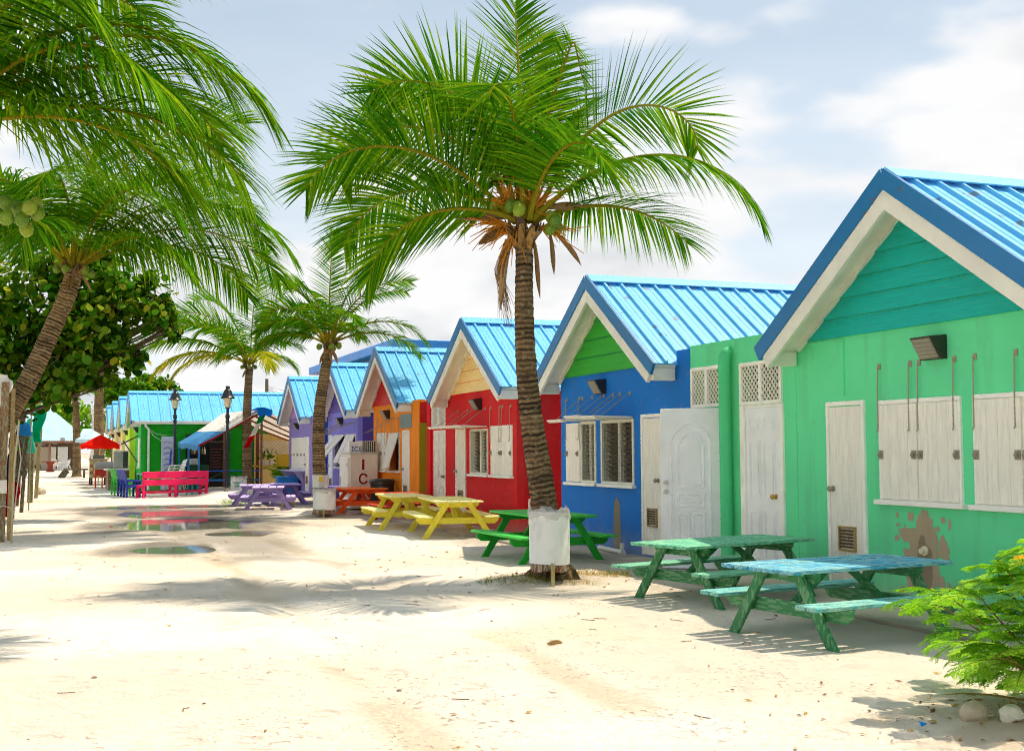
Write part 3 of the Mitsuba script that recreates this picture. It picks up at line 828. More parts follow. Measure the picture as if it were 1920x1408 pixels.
gb = far_house("bright green bar building seen from its long side behind the lamps", 3.0, 53.7, "#1fa83a", "#c9a84a", hw=2.3, ze=2.92, zr=4.16, xb=10.6, side="#00a016", shut=False)
q = M("#e6e6dc"); q.box(2.72, 10.5, 51.28, 51.38, 2.76, 2.88, 0.01); P(gb, "gutter", q, "plain_paint")
q = M("#dfe6dc"); q.tube([(3.16, 51.33, 2.78), (3.16, 51.34, 2.68), (3.29, 51.38, 2.55), (3.29, 51.39, 2.4), (3.29, 51.39, 0.1)], 0.048, 10); P(gb, "downpipe", q, "plain_paint", True)
D0 = D; D = 3.0
shutters(gb, 52.1, 53.1, 1.0, 2.2, lock=False)
q = M("#5c5348"); q.bar((2.33, 52.1, 2.1), (2.95, 53.0, 1.2), 0.04, 0.04).bar((2.25, 52.1, 1.95), (2.95, 52.9, 2.3), 0.05, 0.05); P(gb, "shutter_prop", q, "plain_paint")
D = D0
far_house("lime green shop just past the green bar", 2.88, 60.0, "#a8d62e", "#d6d6c0", side="#b4dc22")
far_house("pale yellow shop past the lime one", 2.80, 65.8, "#e2d680", "#d8d4b8", side="#d8d266")
far_house("last small shop far down the lane, farthest of the row", 2.72, 71.6, "#d6c888", "#d0c8a0", side="#c8c060", shut=False)

# ---- low house with a hip roof at the end of the lane
hh = T("hip_roof_house", "low house with a pale blue hip roof at the far end of the lane", "house")
P(hh, "wall", M("#5c4a38").box(-9.4, 1.6, 122, 122.2, -0.1, 2.8).box(-9.4, -9.2, 122.2, 132, -0.1, 2.8).box(1.4, 1.6, 122.2, 132, -0.1, 2.8), "wall_paint")
q = M("#a6d8e6"); rv = [(-10.2, 121, 2.75), (2.4, 121, 2.75), (2.4, 134, 2.75), (-10.2, 134, 2.75), (-5.0, 126, 6.9), (-2.2, 126, 6.9), (-2.2, 129, 6.9), (-5.0, 129, 6.9)]
q.raw(rv, [[0, 1, 5], [0, 5, 4], [1, 2, 6], [1, 6, 5], [2, 3, 7], [2, 7, 6], [3, 0, 4], [3, 4, 7], [4, 5, 6], [4, 6, 7], [0, 2, 1], [0, 3, 2]])
P(hh, "roof", q, "roof_metal")
q = M("#a6d8e6"); q.raw([(1.2, 121, 2.76), (5.5, 121, 2.76), (5.0, 127, 4.0), (1.9, 127, 4.0)], [[0, 1, 2], [0, 2, 3]]); P(hh, "lean_to_roof", q, "roof_metal")
P(hh, "fascia", M("#8a5a3c").box(-10.2, 2.4, 120.93, 120.98, 2.55, 2.76), "plain_paint")
for k, (a, b, c) in enumerate(((-2.6, -1.2, "#a89a86"), (-1.0, -0.55, "#d8d4c8"), (-0.4, 0.5, "#d8dcd8"))): P(hh, "door", M(c).box(a, b, 121.9, 121.99, 0.05, 2.2), "plain_paint")
for x in (-2.9, -1.1, 1.2): P(hh, "porch_post", M("#8a6a50").box(x - 0.08, x + 0.08, 121.1, 121.26, -0.1, 2.6), "plain_paint")
q = M("#8a8a88"); pts = np.array([[-2.6 + 0.2 * k, 120.9, 2.35 + 0.12 * math.sin(k * 1.1) + 0.02 * k] for k in range(18)])
for k in range(17): q.raw([pts[k], pts[k + 1], pts[k + 1] + [0, 0.4, 0.35], pts[k] + [0, 0.4, 0.35]], [[0, 1, 2], [0, 2, 3]])
P(hh, "rolled_awning", q, "cloth_mat")

# ---- flat-topped blue building and grey-roofed building behind the row
bb = T("flat_roof_building", "building with a flat bright blue roof edge behind the orange and red shops", "building")
P(bb, "wall", M("#3c4a52").box(18.1, 40, 67.0, 85, -0.1, 6.9), "wall_paint")
P(bb, "roof", M("#1878d0").box(16.8, 42, 64.0, 88, 7.2, 7.75, 0.05), "roof_metal")
P(bb, "fascia", M("#2a5a80").box(17.4, 41, 64.6, 87, 6.9, 7.19), "plain_paint")
gr = T("grey_roof_building", "long building with a grey ribbed roof between the tent and the lilac shop", "building")
P(gr, "wall", M("#6e6a60").box(10.2, 24, 82, 92, -0.1, 3.6), "wall_paint")
q = M("#7e98a0"); slope_piece(q, 88, 6.6, 3.6, 5.3, 9.8, 24.5, -0.05, 0.0); R = P(gr, "roof", q, "roof_metal")
for k in range(20):
    q = M("#8aa6ae"); slope_piece(q, 88, 6.6, 3.6, 5.3, 10.0 + k * 0.7, 10.07 + k * 0.7, 0.001, 0.06); P(R, "seam", q, "roof_metal")

# ------------------------------------------------------------------ palms
def leaflets(m, pts, Tn, Sd, Nn, t0, n, prof, rng, fw0, fw1, vee, hang, wid, cols, tatter=0.0):
    """two rows of narrow drooping leaflets along a rachis"""
    K = len(pts) - 1
    for side in (-1, 1):
        tt = t0 + (1 - t0) * (np.arange(n) + rng.uniform(-0.3, 0.3, n)) / n
        tt = np.clip(tt, t0, 0.999)
        f = tt * K; i0 = np.minimum(f.astype(int), K - 1); fr = (f - i0)[:, None]
        L3 = lambda A: A[i0] * (1 - fr) + A[i0 + 1] * fr
        p, T_, S_, N_ = L3(pts), L3(Tn), L3(Sd), L3(Nn)
        u = (tt - t0) / (1 - t0)
        a = np.radians(fw0 + (fw1 - fw0) * u ** 1.2 + rng.normal(0, 2.2, n))[:, None]
        v = vee + rng.normal(0, 0.05, n)[:, None]
        d = S_ * side * np.cos(a) + T_ * np.sin(a) + N_ * v
        d /= np.linalg.norm(d, axis=1, keepdims=True)
        ln = prof(u) * (1 + rng.normal(0, 0.07, n))
        keep = rng.random(n) >= tatter * 0.5
        hg = hang * (0.75 + 0.5 * rng.random(n))
        st = np.array([0.0, 0.12, 0.38, 0.68, 1.0]); ws = np.array([0.55, 1.0, 0.95, 0.6, 0.05])
        P0 = p.copy(); rows = []
        wd = np.cross(d, N_ * 0.8 + T_ * 0.5 * side + rng.normal(0, 0.25, (n, 3))); wd /= np.linalg.norm(wd, axis=1, keepdims=True) + 1e-9
        for k in range(5):
            if k:
                dl = (st[k] - st[k - 1])
                g = d + np.array([0, 0, -1.0]) * (hg * (0.30 + 0.85 * st[k] ** 1.5))[:, None]
                g /= np.linalg.norm(g, axis=1, keepdims=True)
                P0 = P0 + g * (ln * dl)[:, None]
            w = (wid * ws[k] * (0.85 + 0.3 * rng.random(n)))[:, None] / 2
            rows.append((P0 - wd * w, P0 + wd * w))
        ci = rng.integers(0, len(cols), n)
        yv = rng.random(n)
        for c in range(len(cols)):
            sel = np.nonzero((ci == c) & keep)[0]
            if not len(sel): continue
            V = np.stack([np.stack([a_[sel], b_[sel]], 1) for a_, b_ in rows], 1).reshape(-1, 3)
            base = (np.arange(len(sel)) * 10)[:, None]
            F = np.concatenate([np.stack([base + 2 * k, base + 2 * k + 1, base + 2 * k + 3], -1).reshape(-1, 3) for k in range(4)] + [np.stack([base + 2 * k, base + 2 * k + 3, base + 2 * k + 2], -1).reshape(-1, 3) for k in range(4)])
            m.col(cols[c]); m.raw(V, F, np.repeat(yv[sel], 10))


GREENS = ["#5ea422", "#4a921e", "#76b42a", "#38801c"]


def frond(parent, base, az, e0, L, droop, rng, n=64, leaf=0.75, hang=0.7, roll=0.0, twist=0.0, cols=GREENS, wid=0.03, pw=1.35, vee=0.25, broken=None, rcol="#c0b436", name="frond", fw=(22, 62), tatter=0.04, rr=0.03):
    K = 26
    s = np.linspace(0, 1, K + 1)
    e = np.radians(e0 - droop * s ** pw)
    if broken is not None:
        e = np.where(s > broken, np.radians(-78.0), e)
    a = az + twist * s
    T_ = np.stack([np.cos(e) * np.cos(a), np.cos(e) * np.sin(a), np.sin(e)], 1)
    pts = np.asarray(base) + np.concatenate([[[0, 0, 0]], np.cumsum((T_[1:] + T_[:-1]) / 2 * L / K, 0)])
    S_ = np.stack([-np.sin(a), np.cos(a), 0 * a], 1)
    N_ = np.cross(T_, S_)
    ro = roll * (0.3 + 0.7 * s)
    S2 = S_ * np.cos(ro)[:, None] + N_ * np.sin(ro)[:, None]; N2 = -S_ * np.sin(ro)[:, None] + N_ * np.cos(ro)[:, None]
    N2 = np.where((N2[:, 2:] < 0) & (np.abs(ro)[:, None] < 0.2), -N2, N2)
    m = M(rcol)
    r = rr * (1 - s) ** 0.8 + 0.004
    r[:4] *= np.array([1.9, 1.6, 1.25, 1.1])
    m.tube(pts, r, 5)
    prof = lambda u: leaf * np.interp(u, [0, 0.1, 0.3, 0.6, 0.85, 1.0], [0.62, 0.86, 1.0, 0.92, 0.66, 0.36])
    leaflets(m, pts, T_, S2, N2, 0.17, n, prof, rng, fw[0], fw[1], vee, hang, wid, cols, tatter)
    return P(parent, name, m, "leaf_mat")


def trunk(parent, path, rad, ring=0.065, col="#75624a", sides=22, seed=1, name="trunk", flare=None):
    path = np.asarray(path, float)
    d = np.concatenate([[0], np.cumsum(np.linalg.norm(np.diff(path, axis=0), axis=1))])
    from scipy.interpolate import CubicSpline
    cs = CubicSpline(d, path); n = int(d[-1] / (ring / 4)); t = np.linspace(0, d[-1], n)
    pts = cs(t); r = np.interp(t, d, rad)
    q = np.stack([t * 0, t * 2.0, t * 0 + seed], 1)
    ph = (t + 0.03 * meshkit.fbm(q, 3, seed)) / ring
    r = r * (1 + 0.055 * ((ph % 1.0) - 0.5) + 0.05 * (meshkit.fbm(q * 2.3, 3, seed + 5) - 0.5))
    m = M(col); m.tube(pts, r, sides, True, 1.0)
    V = m.V[0]; k = len(pts)
    a = meshkit.fbm(V * [9, 9, 14], 3, seed) - 0.5
    c = np.repeat(pts, sides, 0)
    V[:] = c + (V - c) * (1 + 0.16 * a)[:, None]
    if flare:
        zz = np.clip((V[:, 2] - path[0][2]) / flare[0], 0, 1)
        ang = np.arctan2(V[:, 1] - c[:, 1], V[:, 0] - c[:, 0])
        V[:] = c + (V - c) * (1 + flare[1] * (1 - zz) ** 2 * (1 + 0.35 * np.sin(ang * 5 + seed) + 0.3 * np.sin(ang * 11)))[:, None] * np.array([1, 1, 1.0])
    return P(parent, name, m, "palm_bark", True)


def coconuts(parent, c, rng, n, r=0.075, spread=0.16, col=("#6f8a26", "#84982e", "#5c7c22")):
    for k in range(n):
        a = rng.uniform(0, 6.28); o = np.array([math.cos(a), math.sin(a), rng.uniform(-1.1, 0.5)]) * spread * rng.uniform(0.6, 1)
        s = trimesh.creation.icosphere(2, 1.0); v = s.vertices.copy()
        rho = np.hypot(v[:, 0], v[:, 1]); an = np.arctan2(v[:, 1], v[:, 0])
        v[:, :2] *= (1 - 0.10 * np.maximum(0, v[:, 2:]) + 0.05 * np.cos(3 * an)[:, None] * rho[:, None])
        v = v * [r, r, r * 1.22]
        R = trimesh.transformations.euler_matrix(rng.uniform(-0.6, 0.6), rng.uniform(-0.6, 0.6), 0)[:3, :3]
        m = M(col[k % len(col)], 0.25); m.raw(v @ R.T + np.asarray(c) + o, s.faces)
        P(parent, "coconut", m, "plain_paint", True)


def spathe(parent, p, d, L, w, rng, col="#9a7a4c", droop=0.9, name="dead_spathe"):
    """a dry woody boat-shaped sheath that hangs from the crown"""
    d = np.asarray(d, float); d = d / np.linalg.norm(d)
    K = 12; pts = [np.asarray(p, float)]; dd = d.copy()
    for k in range(K):
        dd = dd + np.array([0, 0, -droop * 1.6 / K]); dd = dd / np.linalg.norm(dd); pts.append(pts[-1] + dd * L / K)
    pts = np.array(pts); Tn = np.gradient(pts, axis=0); Tn /= np.linalg.norm(Tn, axis=1, keepdims=True)
    s = np.cross(Tn, d + rng.normal(0, 0.3, 3)); s /= np.linalg.norm(s, axis=1, keepdims=True) + 1e-9
    u = np.linspace(0, 1, K + 1); ww = w * (0.25 + 1.0 * np.sin(np.pi * np.clip(u, 0, 1)) ** 0.8 * (0.4 + 0.6 * u)) * (1 - u ** 8)
    nn = np.cross(Tn, s)
    rows = [pts + s * (ww * math.cos(a))[:, None] * 0.5 + nn * (ww * math.sin(a) * 0.45)[:, None] for a in np.radians([0, 50, 90, 130, 180])]
    V = np.stack(rows, 1).reshape(-1, 3); F = []
    for k in range(K):
        for j in range(4):
            b = k * 5 + j; F += [[b, b + 1, b + 6], [b, b + 6, b + 5]]
    m = M(col, 0.3); m.raw(V, F)
    V2 = V + np.repeat(nn, 5, 0) * 0.006; m.raw(V2, np.array(F)[:, ::-1])
    P(parent, name, m, "plain_paint", True)


def flower_stalks(parent, p, d, rng, n=16, L=0.4, col="#c8822a", name="flower_stalk"):
    m = M(col)
    for k in range(n):
        q = np.asarray(d, float) + rng.normal(0, 0.42, 3); q /= np.linalg.norm(q)
        l = L * rng.uniform(0.5, 1.1); a = np.asarray(p) + rng.normal(0, 0.02, 3)
        m.tube([a, a + q * l * 0.5 + rng.normal(0, 0.015, 3), a + q * l + np.array([0, 0, -0.1 * l]) + rng.normal(0, 0.03, 3)], [0.011, 0.008, 0.004], 4, False)
    P(parent, name, m, "plain_paint")


def husk(parent, c, r, h, rng, col="#6a5032", n=22):
    """brown leaf bases and fibre round the top of a trunk"""
    m = M(col, 0.4)
    for k in range(n):
        a = rng.uniform(0, 6.28); z = rng.uniform(-h, h * 0.3)
        o = np.array([math.cos(a), math.sin(a), 0])
        b = np.asarray(c) + o * r * 0.75 + [0, 0, z]
        e = b + o * rng.uniform(0.06, 0.2) + np.array([0, 0, rng.uniform(0.05, 0.3)])
        s = np.array([-math.sin(a), math.cos(a), 0]) * rng.uniform(0.03, 0.07)
        m.col(["#6a5032", "#8a6838", "#4e3a24", "#a07a44"][k % 4])
        V = np.array([b - s, b + s, (b + e) / 2 + s * 0.9 + o * 0.03, (b + e) / 2 - s * 0.9 + o * 0.03, e + s * 0.2, e - s * 0.2])
        m.raw(np.concatenate([V, V - o * 0.012]), [[0, 1, 2], [0, 2, 3], [3, 2, 4], [3, 4, 5], [6, 8, 7], [6, 9, 8], [9, 10, 8], [9, 11, 10], [0, 3, 9], [0, 9, 6], [1, 7, 8], [1, 8, 2], [3, 5, 11], [3, 11, 9], [2, 8, 10], [2, 10, 4]])
    P(parent, "leaf_base_husk", m, "plain_paint")


def camaz(t):   # degrees: 0 = to the right of the view, 90 = away, 180 = left, 270 = towards
    return math.radians(t) - YAW


PALMS = "coconut palms standing on the sand"
# main palm: (azimuth, start elevation, length, droop, leaflet hang, roll)
rng = np.random.default_rng(5)
mp = T("coconut_palm", "tallest whole coconut palm, its trunk rising behind the nearest white bin", "palm tree", PALMS)
trunk(mp, [(5.66, 13.95, -0.1), (5.64, 13.95, 0.5), (5.55, 13.95, 1.2), (5.44, 13.95, 1.9), (5.36, 13.95, 2.7), (5.34, 13.95, 3.5), (5.35, 13.95, 4.3)], [0.205, 0.172, 0.158, 0.144, 0.128, 0.114, 0.104], flare=(0.34, 0.75), seed=4)
m = M("#6a553a")
pr = [(0.40, -0.06), (0.385, 0.0), (0.35, 0.05), (0.315, 0.11), (0.28, 0.17), (0.22, 0.24), (0.18, 0.3)]
m.lathe(pr, 48, (5.61, 13.72, 0)); V = m.V[0]; an = np.arctan2(V[:, 1] - 13.72, V[:, 0] - 5.61)
V[:, :2] = np.array([5.61, 13.72]) + (V[:, :2] - [5.61, 13.72]) * (0.9 + 0.12 * np.sin(an * 9) * np.sin(an * 4 + 1) + 0.5 * (meshkit.fbm(V * [9, 9, 5], 3, 4) - 0.5))[:, None]
P(mp, "root_foot", m, "palm_bark", True)
top = np.array([5.35, 13.95, 4.36])
FR = [(-8, 44, 3.4, 116, 0.85, 0.3, 1.5), (8, 62, 3.2, 158, 0.22, -1.15, 2.6), (80, 84, 3.1, 40, 0.2, 0.5, 1.4), (173, 64, 3.2, 150, 0.18, 1.1, 1.8), (186, 44, 3.1, 110, 0.25, 1.0, 1.9), (203, 16, 2.35, 92, 0.30, 0.85, 1.3),
      (255, 88, 2.5, 150, 0.3, 0.1, 1.8), (148, 76, 3.3, 120, 0.2, 0.8, 1.7), (118, 80, 3.2, 105, 0.2, -0.4, 1.6), (65, 72, 2.9, 120, 0.25, -0.7, 1.8), (300, 62, 2.2, 130, 0.4, -0.5, 1.4),
      (162, 34, 2.8, 100, 0.4, 0.7, 1.6), (190, 80, 2.9, 118, 0.15, 1.0, 1.9), (100, 87, 3.2, 24, 0.15, 0.3, 1.3), (20, 24, 2.3, 70, 0.5, -0.4, 1.4)]
for (t, e, L, dr_, hg, ro, pw_) in FR:
    a = camaz(t)
    frond(mp, top + np.array([math.cos(a), math.sin(a), 0]) * 0.10 + [0, 0, 0.1], a, e, L, dr_, rng, n=82, leaf=1.04, hang=hg, fw=(14, 60), vee=0.12, roll=ro, twist=rng.uniform(-0.12, 0.12), wid=0.029, rr=0.030, pw=pw_, rcol="#c8bc38")
a = camaz(20)
frond(mp, top + [0.03, 0, 0.15], camaz(5), 80, 3.0, 16, rng, n=50, leaf=0.5, hang=0.3, wid=0.026, broken=0.80, name="frond", vee=0.7, fw=(50, 70))
frond(mp, top + [0, 0, 0.15], camaz(30), 88, 1.7, 10, rng, n=40, leaf=0.35, hang=0.1, vee=0.9, fw=(68, 76), cols=["#a8c83a", "#8cba30"])
husk(mp, top + [0, 0, -0.05], 0.14, 0.22, rng, n=34)
for dd, nn in (((-0.30, 0.0, 0.30), 5), ((0.42, -0.12, 0.08), 4), ((-0.1, -0.3, 0.2), 3)):
    v = RT * dd[0] + np.array([FW[0], FW[1], 0]) * dd[1]; coconuts(mp, top + v + [0, 0, dd[2]], rng, nn, 0.074, 0.14)
for (x, z, dx, dz, n) in ((-0.32, 0.50, -0.5, 0.5, 26), (0.22, 0.45, 0.3, 0.8, 22), (-0.42, 0.1, -0.8, -0.2, 18), (-0.15, -0.02, -0.4, -0.6, 16), (0.38, 0.0, 1.0, -0.1, 14)):
    flower_stalks(mp, top + RT * x * 0.6 + [0, 0, z * 0.6], RT * dx + np.array([0, 0, dz]) - FW * 0.2, rng, n + 6, 0.5)
for (x, z, dx, dz, L, w, dp) in ((-0.16, -0.08, -0.5, -0.6, 1.0, 0.11, 2.0), (0.14, -0.1, 0.3, -0.7, 0.8, 0.10, 2.0), (0.42, 0.0, 0.3, -0.5, 0.6, 0.08, 2.6), (0.42, 0.0, 0.8, -0.5, 0.65, 0.07, 0.5), (-0.12, 0.15, -1, 0.06, 0.85, 0.14, 0.1), (-0.2, 0.02, -1, -0.35, 0.5, 0.14, 0.2), (0.3, 0.25, 1, 0.12, 0.55, 0.12, 0.1)):
    spathe(mp, top + RT * x * 0.7 + [0, 0, z], RT * dx + np.array([0, 0, dz]) - FW * 0.15, L, w, rng, ["#8a6c44", "#a4865a", "#7a5c3a"][int(abs(x) * 100) % 3], dp)
dead = M("#7a5a34")
for k in range(40):
    p0 = top + RT * (-0.2 + 0.02 * rng.normal()) + [0, 0, -0.15 + 0.03 * rng.normal()]
    dead.tube([p0, p0 + RT * (-0.06 - 0.1 * rng.random()) + [0, 0, -0.35 - 0.1 * rng.random()], p0 + RT * (0.05 * rng.normal() - 0.02) + [0, 0, -0.7 - 0.4 * rng.random()]], [0.006, 0.004, 0.002], 4, False)
P(mp, "dead_flower_stalk", dead, "plain_paint")


def palm(label, path, rad, seed, specs, leaf, n=44, wid=0.034, cols=GREENS, nuts=4, group=PALMS, ring=0.09, lift=0.1, husk_r=None, flare=(0.35, 0.4), tcol="#8e7654", tat=0.06):
    rg = np.random.default_rng(seed)
    k = T("coconut_palm", label, "palm tree", group)
    trunk(k, path, rad, ring, sides=14, seed=seed, flare=flare, col=tcol)
    tp = np.array(path[-1], float)
    for s in specs:
        t, e, L, dr_, hg = s[:5]
        a = camaz(t)
        frond(k, tp + np.array([math.cos(a), math.sin(a), 0]) * rad[-1] * 0.7 + [0, 0, lift], a, e, L, dr_, rg, n=n, leaf=leaf * rg.uniform(0.9, 1.08), hang=hg, roll=s[5] if len(s) > 5 else rg.uniform(0.3, 0.9) * (1 if math.cos(a) < 0 else -1), twist=rg.uniform(-0.25, 0.25), wid=wid, cols=s[6] if len(s) > 6 else cols, rr=0.026, tatter=tat)
    husk(k, tp, rad[-1] * 1.25, 0.16, rg, n=16)
    for j in range(nuts):
        o = np.array([math.cos(j * 2.4 + seed), math.sin(j * 2.4 + seed), -0.2]) * (rad[-1] + 0.12); coconuts(k, tp + o + [0, 0, 0.06], rg, 1, 0.075, 0.05)
    for j in range(3):
        d = rg.normal(0, 1, 3); d[2] = -0.2
        spathe(k, tp + [0, 0, -0.02], d, 0.55, 0.09, rg, "#96744a", 1.2)
    flower_stalks(k, tp + [0, 0, 0.15], (0, 0, 1), rg, 14, 0.4, "#b88a3a")
    return k, tp, rg


YEL = ["#9cb82a", "#88b028", "#b4c038"]
# second palm, by the second bin (30 m)
palm("coconut palm with a notice on its trunk, behind the second white bin", [(6.05, 29.95, -0.1), (6.02, 30, 0.8), (5.98, 30, 1.9), (6.03, 30, 2.9), (6.16, 30, 3.75), (6.22, 30, 4.22)], [0.20, 0.165, 0.155, 0.14, 0.125, 0.115], 11,
     [(0, 40, 2.8, 100, 0.7, -0.5), (8, 26, 2.5, 80, 0.7, -0.4), (182, 50, 2.0, 100, 0.6, 0.6), (192, 26, 1.8, 70, 0.8, 0.5), (168, 66, 2.3, 110, 0.3, 0.9), (150, 74, 2.7, 80, 0.25, 0.8), (95, 84, 3.3, 30, 0.2, 0.4), (125, 74, 3.0, 90, 0.25, 0.7), (20, 80, 3.2, 60, 0.2, -0.8), (30, 64, 2.7, 70, 0.3, -0.9),
      (260, 70, 2.1, 120, 0.5, 0.2), (230, 52, 1.9, 105, 0.6, 0.4), (300, 58, 2.0, 110, 0.6, -0.4), (70, 50, 2.2, 100, 0.6, 0.0), (10, 72, 2.8, 80, 0.2, -1.0)], 0.70, 60, 0.034)
# third palm by the third bin (47 m)
palm("coconut palm with a straight trunk beside the tent and the right lamp", [(6.65, 47.2, -0.1), (6.65, 47.2, 1.2), (6.63, 47.2, 2.5), (6.65, 47.2, 3.6), (6.72, 47.2, 4.9)], [0.21, 0.185, 0.175, 0.16, 0.14], 21,
     [(180, 36, 4.3, 68, 0.8, 0.4), (196, 26, 4.0, 85, 0.9, 0.3, YEL), (168, 56, 4.4, 85, 0.4, 0.7), (150, 76, 5.0, 95, 0.3, 0.8), (176, 70, 4.7, 110, 0.3, 0.9), (90, 84, 5.2, 35, 0.2, 0.4), (30, 82, 3.9, 50, 0.2, -0.7), (0, 60, 2.3, 100, 0.6, -0.5), (350, 35, 2.0, 100, 0.8, -0.4), (214, 22, 3.6, 88, 0.9, 0.3, YEL),
      (260, 45, 3.0, 110, 0.8), (300, 38, 2.4, 110, 0.9, 0.0, YEL), (240, 64, 3.6, 120, 0.5), (120, 50, 3.6, 90, 0.6), (60, 60, 2.8, 90, 0.5), (205, 60, 4.2, 115, 0.4, 0.7), (15, 74, 2.9, 100, 0.3, -0.8)], 1.0, 58, 0.046)
# two far palms down the lane on the left
palm("small far palm standing left of the red parasol, in front of the hip roof house", [(0.95, 88, -0.1), (0.92, 88, 2), (0.85, 88, 4), (0.75, 88, 5.3)], [0.30, 0.26, 0.24, 0.2], 31,
     [(180, 38, 4.2, 80, 0.8, 0.0, YEL), (190, 10, 3.0, 60, 1.0, 0.0, YEL), (10, 60, 4.2, 40, 0.5, 0.0, YEL), (40, 65, 3.6, 70, 0.5), (140, 65, 3.8, 70, 0.5), (0, 35, 3.0, 70, 0.8), (90, 70, 3.6, 60, 0.5), (270, 60, 3, 100, 0.7), (220, 50, 3.2, 95, 0.8), (320, 45, 3, 95, 0.8)], 1.0, 34, 0.07, nuts=2, ring=0.2)
palm("taller far palm rising behind the red parasol", [(2.35, 86, -0.1), (2.3, 86, 2.5), (2.25, 86, 5), (2.35, 86, 7.3)], [0.36, 0.33, 0.3, 0.26], 37,
     [(185, 55, 3.8, 120, 0.9), (5, 55, 3.8, 120, 0.9, 0.0, YEL), (30, 70, 4.2, 95, 0.6), (150, 72, 4.0, 95, 0.6), (90, 70, 3.6, 60, 0.5), (270, 60, 3, 110, 0.8, 0.0, YEL), (225, 50, 3.2, 115, 0.9), (315, 50, 3.2, 115, 0.9, 0.0, YEL), (200, 20, 3.0, 95, 1.0), (350, 20, 3.0, 95, 1.0), (60, 40, 3.4, 90, 0.8), (120, 40, 3.4, 90, 0.8)], 1.0, 36, 0.07, nuts=0, ring=0.2)
# a crown that shows over the blue roof of the blue shop
palm("palm whose crown tips just show above the blue shop's roof", [(19.9, 27, -0.1), (19.9, 27, 2.5), (19.9, 27, 4.55)], [0.2, 0.18, 0.15], 41,
     [(180, 55, 2.2, 110, 0.6, 0.0, YEL), (0, 55, 2.2, 110, 0.6, 0.0, YEL), (90, 75, 2.2, 60, 0.5), (270, 70, 2, 100, 0.5), (40, 60, 2.2, 90, 0.5), (140, 60, 2.2, 90, 0.5)], 0.6, 30, 0.04, nuts=0)

# left palms: the leaning one and the one whose crown hangs into the frame from the left
palm("leaning coconut palm above the left stalls, dead sheaths hanging from its crown", [(-3.3, 25, -0.1), (-2.5, 25, 0.5), (-1.75, 25, 1.25), (-1.15, 25, 2.05), (-0.52, 25, 3.25), (-0.22, 25, 4.0), (0.08, 25, 4.8), (0.15, 25, 5.15)], [0.27, 0.235, 0.21, 0.195, 0.185, 0.175, 0.17, 0.165], 51,
     [(5, 50, 4.9, 112, 0.9, 0.0), (20, 60, 4.6, 120, 0.8), (350, 64, 4.5, 120, 0.9), (60, 70, 4.8, 90, 0.6), (100, 75, 5.1, 70, 0.5), (150, 60, 4.5, 100, 0.8), (180, 45, 4.3, 100, 0.9), (215, 50, 4.0, 110, 0.9), (250, 62, 3.8, 120, 0.8), (285, 64, 4.0, 125, 0.8), (315, 58, 4.0, 120, 0.9), (335, 30, 3.2, 85, 1.0), (30, 32, 4.0, 90, 0.9), (0, 80, 4.8, 90, 0.5), (12, 38, 4.4, 95, 1.0), (270, 40, 3.2, 105, 1.1), (235, 36, 3.4, 100, 1.1), (190, 66, 4.4, 110, 0.8)], 1.35, 92, 0.040, nuts=6, ring=0.11)
BRIGHTG = ["#62a424", "#4e941e", "#7cb82a", "#3c841c"]
pk, tp, rg = palm("coconut palm hanging in from the left edge, with a cluster of green coconuts", [(-1.75, 11.4, -0.1), (-1.6, 11.4, 1.6), (-1.25, 11.4, 3.2), (-1.03, 11.4, 4.3)], [0.24, 0.2, 0.17, 0.15], 61,
     [(2, 52, 3.3, 118, 0.9, 0.0), (18, 66, 3.1, 128, 0.9, 0.0), (38, 52, 3.0, 110, 0.9), (338, 46, 2.5, 105, 1.0, 0.0), (318, 70, 2.6, 125, 0.9), (60, 74, 3.4, 90, 0.6), (350, 78, 3.2, 110, 0.7), (130, 60, 3.2, 100, 0.9), (180, 55, 3.0, 100, 0.9), (220, 60, 2.8, 110, 0.9), (270, 60, 2.2, 120, 0.9), (20, 26, 2.7, 75, 1.0), (45, 82, 3.4, 75, 0.5), (20, 85, 3.6, 90, 0.5), (354, 14, 2.3, 70, 1.0)], 1.12, 92, 0.030, nuts=0, cols=BRIGHTG)
coconuts(pk, tp + np.array([0.66, -0.15, -0.58]), rg, 8, 0.060, 0.16)

# ------------------------------------------------------------------ broad-leaved trees and the shrub
def disc_leaves(m, P_, N_, r, rng, cols, cup=0.12, sides=8, aspect=1.0):
    n = len(P_)
    N_ = N_ / np.linalg.norm(N_, axis=1, keepdims=True)
    ref = rng.normal(0, 1, (n, 3)); U = np.cross(N_, ref); U /= np.linalg.norm(U, axis=1, keepdims=True); W = np.cross(N_, U)
    a = np.arange(sides) / sides * 2 * np.pi
    rr = (np.asarray(r) * np.ones(n))[:, None, None]
    ring = P_[:, None] + rr * (np.cos(a)[None, :, None] * U[:, None] + aspect * np.sin(a)[None, :, None] * W[:, None] + cup * np.abs(np.sin(a))[None, :, None] * N_[:, None])
    V = np.concatenate([P_[:, None], ring], 1)
    ci = rng.integers(0, len(cols), n); yv = rng.random(n)
    f = np.array([[0, 1 + k, 1 + (k + 1) % sides] for k in range(sides)])
    for c in range(len(cols)):
        s = np.nonzero(ci == c)[0]
        if len(s):
            m.col(cols[c]); m.raw(V[s].reshape(-1, 3), (f[None] + (np.arange(len(s)) * (sides + 1))[:, None, None]).reshape(-1, 3), np.repeat(yv[s], sides + 1))


